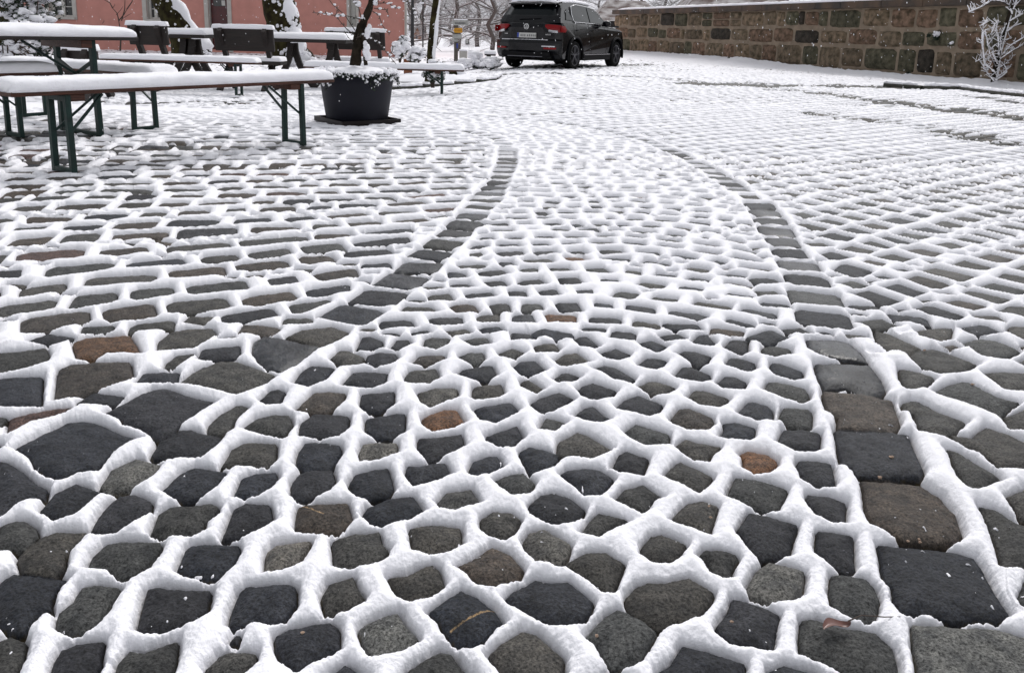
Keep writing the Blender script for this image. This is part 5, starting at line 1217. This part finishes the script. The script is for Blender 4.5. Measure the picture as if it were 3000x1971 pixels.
for s in (-1, 1):
    g1 = side_poly([(.98, 1.17), (1.86, 1.16), (1.86, 1.535), (1.30, 1.565), (.98, 1.52), (.90, 1.36)], s, .012, 'side_window', M['carglass'])
    g2 = side_poly([(1.92, 1.16), (2.98, 1.14), (2.62, 1.35), (2.32, 1.50), (1.92, 1.535)], s, .012, 'side_window', M['carglass'])
    side_poly([(.50, 1.20), (.84, 1.19), (.80, 1.34), (.70, 1.46), (.60, 1.40)], s, .012, 'quarter_window', M['carglass'])
    mb = MB(); Q = [(.98, 1.155), (1.8, 1.145), (3.0, 1.125)]; 
    line = [(3.0, 1.125), (1.9, 1.142), (.98, 1.155), (.90, 1.20), (.88, 1.36), (.96, 1.53), (1.28, 1.58), (1.9, 1.55), (2.33, 1.515), (2.65, 1.36)]
    mb.tube([(x, s * (wc(z) + .016), z) for x, z in line], .011, 5); mb.build('window_trim', M['chrome'], car, smooth=True)
    mb = MB(); mb.blob((2.62, s * 1.0, 1.15), .12, 3, .02, 8, 10, (.75, 1.0, .72)); mb.bar((2.66, s * .86, 1.10), (2.64, s * .95, 1.12), .05); mb.build('side_mirror', M['paint'], car, smooth=True)
    for x0 in (1.12, 2.05):
        mb = MB(); mb.bar((x0, s * .935, .98), (x0 + .17, s * .935, .985), .022); mb.build('door_handle', M['paint'], car, bevel=.004)
    mb = MB()
    for x0 in (.93, 3.61):
        pts = arc(x0, .36, .43, 195, -15, 22)
        mb.tube([(x, s * .918, z) for x, z in pts], .028, 6)
    mb.box((2.27, s * .905, .285), (1.72, .05, .13)); mb.build('wheel_arch_cladding', M['blk'], car, smooth=False)
    mb = MB(); mb.box((2.27, s * .937, .365), (1.64, .012, .018)); mb.build('sill_trim', M['chrome'], car)
    mb = MB(); mb.bar((1.9, s * .922, .34), (1.9, s * .908, 1.12), .006); mb.bar((.99, s * .914, .80), (.97, s * .895, 1.13), .006); mb.bar((2.95, s * .922, .34), (2.93, s * .905, 1.09), .006); mb.build('door_gap', M['blk'], car)
# rear glass
def rear_pt(y, t):            # t 0 (bottom) .. 1 (top) on the sloping rear pane
    x = .155 + (.345 - .155) * t; z = 1.175 + (1.50 - 1.175) * t; e = abs(y) / wc(z)
    return (x + .07 * e ** 4 - .012, y, z)
mb = MB(); vs = []
for j in range(5):
    t = j / 4; w_ = .74 - .14 * t
    for k in range(9): vs.append(rear_pt((k / 4 - 1) * w_, t))
mb.add(vs, [(j * 9 + k, j * 9 + k + 1, (j + 1) * 9 + k + 1, (j + 1) * 9 + k) for j in range(4) for k in range(8)]); g = mb.build('rear_window', M['carglass'], car, smooth=True)
so = g.modifiers.new('thick', 'SOLIDIFY'); so.thickness = .01; so.offset = 1
mb = MB(); mb.bar((.135, .25, 1.19), (.16, -.32, 1.22), .02); mb.build('rear_wiper', M['blk'], car)
mb = MB(); vs = [(.25, -.64, 1.575), (.25, .64, 1.575), (.62, .66, 1.635), (.62, -.66, 1.635), (.27, -.64, 1.545), (.27, .64, 1.545), (.62, .66, 1.58), (.62, -.66, 1.58)]
mb.add(vs, [(0, 1, 2, 3), (7, 6, 5, 4), (0, 4, 5, 1), (1, 5, 6, 2), (2, 6, 7, 3), (3, 7, 4, 0)]); mb.build('roof_spoiler', M['paint'], car, bevel=.01)
def hatch_x(y, z):
    x = float(np.interp(z, [.46, .63, .70, .73, .90, 1.0, 1.10], [-.03, -.035, -.005, .095, .075, .065, .10])); e = abs(y) / wz(z)
    return x + .20 * max(0, e - .5) ** 2.2 / .5 ** 2.2 * (1 - x / .45)
def rear_panel(P, name, mt, out=.018, parent=car, sub_=8):
    """a lamp or badge following the curved tail; P = [(y, z_low, z_high)...]"""
    mb = MB(); vs = []
    for (y, zl, zh) in P: vs += [(hatch_x(y, zl) - out, y, zl), (hatch_x(y, (zl + zh) / 2) - out * 1.3, y, (zl + zh) / 2), (hatch_x(y, zh) - out, y, zh)]
    n = len(P); mb.add(vs, [(i * 3 + k, i * 3 + k + 1, i * 3 + 4 + k, i * 3 + 3 + k) for i in range(n - 1) for k in range(2)])
    o = mb.build(name, mt, parent); so = o.modifiers.new('thick', 'SOLIDIFY'); so.thickness = .04; so.offset = 0; return o
for s in (-1, 1):
    tl_ = rear_panel([(s * .50, 1.02, 1.065), (s * .56, .975, 1.07), (s * .62, .935, 1.07), (s * .74, .91, 1.065), (s * .83, .90, 1.055), (s * .885, .90, 1.02)], 'tail_light', M['red'])
    mb = MB(); mb.add([(.10, s * .915, .90), (.10, s * .905, 1.045), (.28, s * .905, 1.05), (.36, s * .918, .96), (.30, s * .922, .90)], [(0, 1, 2, 3, 4)])
    o = mb.build('lamp_side', M['red'], tl_); so = o.modifiers.new('t', 'SOLIDIFY'); so.thickness = .02; so.offset = 0
    rear_panel([(s * .60, .915, .945), (s * .70, .90, .93), (s * .80, .895, .925)], 'reversing_lamp', M['chrome'], .045, tl_)
    rear_panel([(s * .52, .50, .53), (s * .66, .50, .54), (s * .80, .50, .535)], 'reflector', M['red'], .012)
for y, z, w_, h_ in ((0, .815, .52, .115),):
    pl = MB(); pl.box((hatch_x(0, z) - .03, y, z), (.012, w_, h_)); po = pl.build('number_plate', M['plate'], car)
    q = MB(); q.box((hatch_x(0, z) - .0375, y + w_ / 2 - .025, z), (.004, .045, h_ - .006)); q.build('blue_strip', M['blue'], po)
    q = MB()
    for k in range(8):
        yy = .15 - k * .052 - (.02 if k > 2 else 0); q.box((hatch_x(0, z) - .0375, yy, z - .005), (.004, .026, .052))
        q.box((hatch_x(0, z) - .0395, yy - .004 * (k % 3), z + .004 * (k % 2)), (.003, .012, .022))
    q.build('plate_letters', M['grime'], po)
# round badge: ring with the two stacked letters
bx_ = hatch_x(0, 1.02) - .045; mb = MB(); cz = 1.02; rr = .062
mb.tube([(bx_, rr * math.cos(a), cz + rr * math.sin(a)) for a in [i * 2 * math.pi / 24 for i in range(25)]], .008, 6)
def st(p, q): mb.bar((bx_, -p[0] * rr, cz + p[1] * rr), (bx_, -q[0] * rr, cz + q[1] * rr), .011, .01, ref=(1, 0, 0))
st((-.38, .9), (0, .15)); st((0, .15), (.38, .9)); st((-.8, .5), (-.38, -.8)); st((-.38, -.8), (0, .0)); st((0, 0), (.38, -.8)); st((.38, -.8), (.8, .5))
mb.build('badge', M['chrome'], car)
mb = MB()
for i, y in enumerate((-.52, -.545, -.57, -.595, -.62)): mb.box((hatch_x(y, .84) - .012, y, .84), (.012, .014, .034))
for i, y in enumerate((.62, .595, .57, .545)): mb.box((hatch_x(y, .84) - .012, y, .845), (.012, .013, .022))
mb.build('lettering', M['chrome'], car)
mb = MB(); mb.box((.06, 0, .37), (.14, 1.3, .12)); mb.build('diffuser', M['blk'], car, bevel=.02)
mb = MB(); mb.box((-.018, 0, .315), (.03, .95, .022)); mb.build('diffuser_trim', M['alloy'], car, bevel=.005)
mb = MB(); mb.box((2.2, 0, .27), (3.6, 1.5, .12)); mb.build('underbody', M['blk'], car)
mb = MB(); mb.bar((.42, -.60, 1.645), (2.0, -.62, 1.64), .03); mb.bar((.42, .60, 1.645), (2.0, .62, 1.64), .03); mb.build('roof_rail', M['blk'], car)
for x in (.93, 3.61):
    for s in (-1, 1):
        wroot = MB(); n = 40; pr = [(-.105, .25), (-.115, .30), (-.105, .335), (-.06, .350), (.06, .350), (.105, .335), (.115, .30), (.105, .25)]
        vs = []; 
        for (yy, r) in pr:
            for k in range(n): a = 2 * math.pi * k / n; vs.append((r * math.cos(a), yy, r * math.sin(a)))
        wroot.add(vs, [(i * n + k, i * n + (k + 1) % n, (i + 1) * n + (k + 1) % n, (i + 1) * n + k) for i in range(len(pr) - 1) for k in range(n)])
        w_ = wroot.build('wheel', M['tyre'], car, smooth=True, loc=(x, s * .80, .35))
        rm = MB(); 
        for (r0__, r1__, y0, y1) in ((.255, .235, .105, .100), (.235, .225, .100, .03)):
            v2 = []
            for (r, yy) in ((r0__, y0), (r1__, y1)):
                for k in range(n): a = 2 * math.pi * k / n; v2.append((r * math.cos(a), s * yy, r * math.sin(a)))
            rm.add(v2, [(k, (k + 1) % n, n + (k + 1) % n, n + k) for k in range(n)])
        for k in range(5):
            a = 2 * math.pi * k / 5 + .3
            for da in (-.16, .16):
                rm.bar((.045 * math.cos(a + da), s * .088, .045 * math.sin(a + da)), (.235 * math.cos(a + da * .9), s * .098, .235 * math.sin(a + da * .9)), .016, .02, ref=(0, 1, 0))
        rm.tube([(0, s * .05, 0), (0, s * .10, 0)], .045, 16)
        rm.build('rim', M['alloy'], w_)
        dk = MB(); dk.tube([(0, s * .02, 0), (0, s * .03, 0)], .24, 30); dk.build('brake_disc', M['blk'], w_)
mb = MB(); snow_slab(mb, 2.05, 1.30, .075, 5, (1.36, 0, 1.625), ny=30, lump=.008); so = mb.build('snow_on_roof', M['snow2'], car, smooth=True)
for v in so.data.vertices:
    v.co.z += -.045 * abs((v.co.x - 1.35) / 1.0) ** 2.2 + .04 - (.04 * abs(v.co.y / .65) ** 4)
mb = MB()
for k in range(46):
    y = -.56 + 1.24 * k / 45; mb.blob((hatch_x(y, .71) + .03, y, .705), .022 + .006 * mnoise.noise(Vector((k * .7, 0, 0))), k, .2, 5, 7, (1.6, 1, .8))
mb.build('snow_on_bumper', M['snow2'], car, smooth=True)
mb = MB()
for k in range(14): mb.blob((-.035 + .0 * k, -.80 + .33 * k / 13, .565), .014, k, .2, 5, 7, (1.2, 1, 1))
for k in range(18): mb.blob((3.75 + rnd.uniform(-.3, .3), rnd.uniform(-.8, -.2), 1.055), rnd.uniform(.012, .03), k, .2, 5, 7, (1.4, 1, .5))
mb.build('snow_specks', M['snow2'], car, smooth=True)

# ================================================================ sign post, lamp post, far things
def simple(name, px, py, Y, label, cat): 
    p = AT(px, py, Y); return empty(name, (p.x, Y, p.z), 0, label, cat), p
M['yellow'] = mat('yellow_sign', (0.62, 0.30, 0.01), .5, var=.1)
M['greysign'] = mat('pale_grey_sign', (0.42, 0.42, 0.40), .6, var=.3, scale=9)
M['post'] = mat('dark_metal_post', (0.018, 0.018, 0.020), .5)
M['woodpost'] = mat('weathered_post', (0.11, 0.095, 0.08), .8, var=.3)
YS = 30.0; s_ = 2415 / YS
root, p0 = simple('sign_post', 1336, 150, YS, 'wooden guide post with a white arrow board above a yellow arrow board', 'sign')
def L_(px, py): q = AT(px, py, YS); return (q.x - p0.x, q.z - p0.z)
mb = MB(); mb.box((0, 0, (L_(1336, 72)[1] - .6) / 2), (.14, .12, L_(1336, 72)[1] + .6)); mb.build('post', M['woodpost'], root)
def board(pts, y, nm, mt):
    mb = MB(); n = len(pts); P = [L_(*q) for q in pts]; mb.add([(x, y, z) for x, z in P] + [(x, y + .03, z) for x, z in P], [tuple(range(n)), tuple(range(2 * n - 1, n - 1, -1))] + [(i, n + i, n + (i + 1) % n, (i + 1) % n) for i in range(n)]); return mb.build(nm, mt, root)
def marks(bo, rows_, y):
    mb = MB()
    for (xa, xb, py, hh) in rows_:
        x = xa
        while x < xb:
            a = L_(x, py); mb.box((a[0], y - .006, a[1]), (.028, .004, hh * rnd.uniform(.7, 1.1))); x += 3.2
    mb.build('lettering', M['grime'], bo)
bo = board([(1319, 67), (1331, 60), (1371, 60), (1371, 75), (1331, 75)], -.09, 'white_arrow_board', M['greysign']); marks(bo, [(1334, 1366, 69, .07)], -.09)
sm = MB(); a = L_(1350, 59); sm.box((a[0], -.075, a[1] + .01), (.5, .07, .04)); sm.build('snow_cover', M['snow2'], root, bevel=.015)
bo = board([(1328, 90), (1333, 83), (1355, 83), (1355, 97), (1333, 97)], -.09, 'yellow_arrow_board', M['yellow'])
mb = MB(); a = L_(1344, 90)
for k in range(5): mb.box((a[0] - .11 + k * .05, -.097, a[1]), (.022, .004, .05))
mb.build('lettering', mat('amber_lettering', (.35, .12, .01), .6), bo)
bo = board([(1326, 101), (1353, 101), (1353, 114), (1326, 114)], -.09, 'grey_board', M['greysign'])
bo = board([(1326, 116), (1342, 116), (1342, 123), (1326, 123)], -.09, 'grey_board', M['greysign'])
bo = board([(1338, 128), (1342, 128), (1342, 142), (1338, 142)], -.09, 'blue_plate', M['blue'])
root, p0 = simple('stone_post', 1357, 190, 24.0, 'plain grey square pillar below the sign boards', 'pillar')
mb = MB(); mb.box((0, 0, .17), (.22, .2, .44)); mb.build('pillar', M['surround'], root, bevel=.01); sm = MB(); snow_slab(sm, .25, .24, .05, 3, (0, 0, .39)); sm.build('snow_cover', M['snow2'], root, smooth=True)
root, p0 = simple('lamp_post', 1207, 150, 27.0, 'thin dark lamp post just right of the pink house', 'lamp post')
mb = MB(); mb.tube([(0, 0, -.5), (.02, 0, 1.6), (.06, 0, 5.0)], [.07, .05, .04], 10); mb.build('post', M['post'], root, smooth=True)
mb = MB(); mb.bar((.06, 0, 5.0), (.7, 0, 5.15), .05); mb.box((.8, 0, 5.13), (.5, .2, .1)); mb.build('lamp_head', M['post'], root, bevel=.02)
root, p0 = simple('thin_pole', 1239, 155, 40.0, 'thinner dark pole in front of the far orange gable', 'pole')
mb = MB(); mb.tube([(0, 0, -.5), (0, 0, 4.4)], .035, 8); mb.build('pole', M['post'], root, smooth=True)
root, p0 = simple('thin_pole', 1504, 60, 34.0, 'dark pole rising behind the rear corner of the car', 'pole')
mb = MB(); mb.tube([(0, 0, -2.5), (0, 0, 5)], .05, 8); mb.build('pole', M['post'], root, smooth=True)
# picnic table like shelter far off
root, p0 = simple('garden_table', 1436, 172, 27.0, 'small table with a thick snow lid behind the bush left of the car', 'table')
mb = MB(); mb.box((0, 0, .12), (.36, .5, .05)); 
mb.build('table_top', M['dwood'], root); mb = MB(); mb.box((-.05, 0, -.1), (.14, .3, .4)); mb.build('leg', M['dwood'], root); sm = MB(); snow_slab(sm, .40, .55, .12, 4, (0, 0, .145)); sm.build('snow_cover', M['snow2'], root, smooth=True)
# far orange gable
M['orange'] = mat('orange_render', (0.42, 0.20, 0.12), .9, var=.15, scale=1); M['roofgrey'] = mat('frosted_roof', (.30, .27, .26), .9, var=.3)
YH = 96.0; root, p0 = simple('gabled_house', 1222, 150, YH, 'far orange house with a steep gable right of the pink house', 'house')
k = YH / 2415; mb = MB(); g = [(-30, -12), (30, -12), (30, 14), (5, 72), (-30, 14)]
g = [(-34 * k, -1.2), (30 * k, -1.2), (30 * k, 8 * k), (2 * k, 72 * k), (-34 * k, 8 * k)]; n = len(g)
mb.add([(x, 0, z) for x, z in g] + [(x, 6, z) for x, z in g], [tuple(range(n)), tuple(range(2 * n - 1, n - 1, -1))] + [(i, n + i, n + (i + 1) % n, (i + 1) % n) for i in range(n)]); mb.build('wall', M['orange'], root)
mb = MB(); mb.bar((30 * k + .15, -.3, 8 * k - .25), (2 * k, -.3, 72 * k + .2), .22, .3); mb.bar((-34 * k - .1, -.3, 8 * k - .2), (2 * k, -.3, 72 * k + .2), .22, .3)
mb.add([(30 * k + .2, -.4, 8 * k - .3), (2 * k, -.4, 72 * k + .22), (2 * k, 6, 72 * k + .22), (30 * k + .2, 6, 8 * k - .3)], [(0, 1, 2, 3)]); mb.add([(-34 * k - .2, -.4, 8 * k - .3), (2 * k, -.4, 72 * k + .22), (2 * k, 6, 72 * k + .22), (-34 * k - .2, 6, 8 * k - .3)], [(0, 1, 2, 3)])
mb.build('roof', M['roofgrey'], root)
mb = MB(); mb.box((-1 * k, -.04, 40 * k), (.22, .1, .42)); mb.build('window', M['glass'], root)
mb = MB(); mb.box((6 * k, -1.2, 2 * k), (60 * k, 1.2, .5)); mb.build('porch_roof', M['roofgrey'], root)
# low snowy roof with skylights
YH = 60.0; root, p0 = simple('snowy_roofed_shed', 1345, 150, YH, 'low building whose white roof shows dark skylights behind the sign post', 'building'); k = YH / 2415
mb = MB(); mb.box((0, 1.5, -.25), (90 * k, 3, 1.1)); mb.build('wall', M['surround'], root)
mb = MB(); mb.add([(-50 * k, -.3, .25), (50 * k, -.3, .25), (40 * k, 2.4, 1.3), (-40 * k, 2.4, 1.3), (50 * k, 4, .2), (-50 * k, 4, .2)], [(0, 1, 2, 3), (3, 2, 4, 5), (1, 4, 2), (0, 3, 5)]); mb.build('roof', M['snow2'], root)
for (x0, w_) in ((-22, 10), (24, 11)):
    mb = MB(); mb.add([((x0 - w_ / 2) * k, .25, .50), ((x0 + w_ / 2) * k, .25, .50), ((x0 + w_ / 2 - 3) * k, 1.1, .83), ((x0 - w_ / 2 - 3) * k, 1.1, .83)], [(0, 1, 2, 3)]); o = mb.build('skylight', M['glass'], root); so = o.modifiers.new('t', 'SOLIDIFY'); so.thickness = .06; so.offset = 1
# houses behind the wall
def far_house(px, Y, w_, ze, zr, label, wallm, roofm, d_=6):
    p = AT(px, 60, Y); root = empty('roofed_house', (p.x, Y, -.3), 0, label, 'house')
    mb = MB(); mb.box((0, d_ / 2, ze / 2), (w_, d_, ze)); mb.build('wall', wallm, root)
    mb = MB(); mb.add([(-w_ / 2 - .3, -.3, ze), (w_ / 2 + .3, -.3, ze), (w_ / 2 - w_ * .2, d_ / 2, zr), (-w_ / 2 + w_ * .2, d_ / 2, zr), (w_ / 2 + .3, d_ + .3, ze), (-w_ / 2 - .3, d_ + .3, ze)], [(0, 1, 2, 3), (3, 2, 4, 5), (1, 4, 2), (0, 3, 5), (0, 5, 4, 1)]); mb.build('roof', roofm, root)
    mb = MB(); mb.box((-w_ * .2, -.03, ze * .62), (.9, .1, .9)); mb.box((w_ * .2, -.03, ze * .62), (.9, .1, .9)); mb.build('window', M['glass'], root)
M['darkroof'] = mat('dark_brown_roof', (.06, .028, .022), .8, col2=(.4, .38, .38), scale=1.6)
far_house(1850, 52, 4.2, 2.0, 3.4, 'dark house with a hipped roof peeping over the wall right of the car', M['dwood'], M['darkroof'])
far_house(2180, 46, 6.0, 2.4, 4.4, 'broad dark red-roofed house peeping over the middle of the wall', M['dwood'], M['darkroof'])

# ---------------------------------------------------------------- frosted trees on the slope and meadow
def tree_mesh(seed, hgt, depth=4, limbs=8):
    r_ = random.Random(seed); t, s = MB(), MB()
    P = [Vector((0, 0, -.5))] + [Vector((r_.uniform(-.12, .12) * i, r_.uniform(-.12, .12) * i, hgt * .62 * i / 6)) for i in range(1, 7)]; rad = [.17 * hgt / 8 * (1 - .11 * i) for i in range(7)]
    t.tube(P, rad, 8); b, c = MB(), MB()
    for k in range(limbs):
        i = r_.randint(1, 6); a = 2 * math.pi * k / limbs + r_.uniform(-.3, .3)
        branch(b, c, P[i], Vector((math.cos(a), math.sin(a), r_.uniform(.05, .7))).normalized(), hgt * r_.uniform(.34, .5), rad[i] * .42, depth, r_, True, .1, 4, .16)
    return t, b, c
M['frost'] = mat('hoar_frosted_twig', (.60, .59, .60), .9, var=.3, scale=3)
M['bark3'] = mat('far_grey_bark', (.10, .085, .078), .9)
protos = []
for i, (sd_, hg) in enumerate(((1, 7.5), (2, 8.5), (3, 6.5))):
    t, b, c = tree_mesh(sd_, hg)
    root = empty('frosted_tree', (0, 0, 0)); tr_ = t.build('trunk', M['bark3'], root, smooth=True); br = b.build('branches', M['bark3'], root); sc2 = c.build('frosted_twigs', M['frost'], br); protos.append((root, tr_, br, sc2))
def put_tree(k, px, Y, rz, sc, label):
    P = protos[k]; first = 'category' not in P[0].keys()
    if first: r_, t_, b_, c_ = P
    else:
        r_, t_, b_, c_ = [o.copy() for o in P]
        for o in (r_, t_, b_, c_): C.objects.link(o)
        t_.parent = r_; b_.parent = r_; c_.parent = b_
    p = AT(px, 100, Y); r_.location = (p.x, Y, terrain(p.x, Y)); r_.rotation_euler = (0, 0, rz); r_.scale = (sc, sc, sc)
    tag(r_, label, 'tree', 'frosted trees on the slope beyond the yard')
spots = [(1340, 46, 1.0), (1440, 43, .8), (1210, 52, 1.0), (1400, 58, 1.1), (1275, 66, 1.1), (1480, 60, 1.1), (1560, 52, 1.0), (1180, 74, 1.2), (1320, 84, 1.3), (1455, 88, 1.4),
         (1240, 98, 1.5), (1380, 104, 1.5), (1510, 100, 1.5), (1600, 78, 1.2), (1700, 70, 1.1), (1790, 58, .9), (1950, 66, 1.1), (2060, 56, .9), (2300, 60, 1.1), (2450, 70, 1.2), (2600, 62, 1.1), (2150, 84, 1.3), (1880, 92, 1.4),
         (1200, 128, 1.6), (1290, 126, 1.6), (1370, 130, 1.6), (1440, 126, 1.6), (1530, 130, 1.6), (1640, 126, 1.6), (1250, 140, 1.8), (1410, 142, 1.8), (1330, 138, 1.7), (1570, 142, 1.8), (1750, 130, 1.6), (2000, 128, 1.6), (2250, 130, 1.6), (2500, 126, 1.6), (1480, 136, 1.7), (1160, 136, 1.7)]
rt_ = random.Random(17)
for i, (px, Y, sc) in enumerate(spots):
    lab = 'one of the bare frosted trees that fill the slope and meadow beyond the yard'
    if i == 0: lab = 'bare frosted tree with drooping limbs standing just behind the guide post'
    if i == 1: lab = 'low spreading frosted tree beside the rear corner of the black car'
    put_tree(i % 3, px, Y, rt_.uniform(0, 6.28), sc, lab)

# ================================================================ small things
M['leaf'] = mat('wet_reddish_leaf', (0.16, 0.070, 0.055), .3, var=.3, scale=60)
p = G(2250 + 625 / 3.128, 1471 + 1170 / 3.128, .004); root = empty('fallen_leaf', p, R(20), 'small curled reddish leaf with a dark stalk on a stone near the lower right', 'leaf')
mb = MB(); vs = []
for i in range(9):
    t = i / 8; w_ = .0085 * math.sin(math.pi * min(1, t * .95 + .05)) ** .7 + .0006
    for k in (-1, -.4, .3, 1): vs.append((-.024 + .048 * t, k * w_ + .003 * math.sin(t * 5), .006 + .006 * abs(k) + .003 * math.sin(t * 6)))
mb.add(vs, [(i * 4 + k, i * 4 + k + 1, i * 4 + 5 + k, i * 4 + 4 + k) for i in range(8) for k in range(3)]); mb.build('blade', M['leaf'], root, smooth=True)
mb = MB(); mb.tube([(.024, .003, .007), (.05, .004, .010), (.085, -.006, .006), (.11, -.012, .005)], [.0012, .001, .0009, .0006], 5); mb.build('stalk', M['twig'], root)
M['chip'] = mat('pale_stone_chip', (.35, .24, .17), .7, var=.3, scale=200)
for i, (tile, x, y) in enumerate(((6, 428, 1195), (7, 775, 1225), (8, 1280, 358), (8, 1385, 345), (8, 1390, 370), (7, 1805, 38), (7, 1820, 140), (7, 2010, 1095), (4, 1025, 1310), (4, 1130, 1125), (4, 1435, 145), (4, 1875, 458))):
    ox, oy = T[tile]; p = G(ox + x / 3.128, oy + y / 3.128, .002)
    mb = MB(); mb.blob((0, 0, .001), .0024 if tile != 4 else .0036, i, .5, 5, 6, (1.2, 1, .7)); o = mb.build('stone_chip', M['chip'], smooth=False); o.location = p
    tag(o, 'one of the tiny pale stone chips scattered on the bare cobbles', 'stone chip', 'tiny pale stone chips on the cobbles')
M['flake'] = mat('snowflake', (.85, .85, .88), .9)
mb = MB(); rf = random.Random(3)
for i in range(1500):
    Y = rf.uniform(4, 19) ; X = rf.uniform(-.66, .66) * Y; Z = rf.uniform(.15, 2.6)
    r = rf.uniform(.0012, .0026) * (1 + Y * .08); d = Vector((rf.uniform(-.35, .1), 0, 1)).normalized(); L = r * rf.uniform(1.4, 3.2)
    a = Vector((X, Y, Z)); s = Vector((1, 0, .2)).normalized() * r; q = Vector((0, 1, 0)) * r
    mb.add([a - d * L, a + s, a + q, a - s, a - q, a + d * L], [(0, 2, 1), (0, 3, 2), (0, 4, 3), (0, 1, 4), (5, 1, 2), (5, 2, 3), (5, 3, 4), (5, 4, 1)])
tag(mb.build('falling_snowflakes', M['flake']), 'fine snowflakes drifting down through the air over the yard', 'snowflakes', kind='stuff')
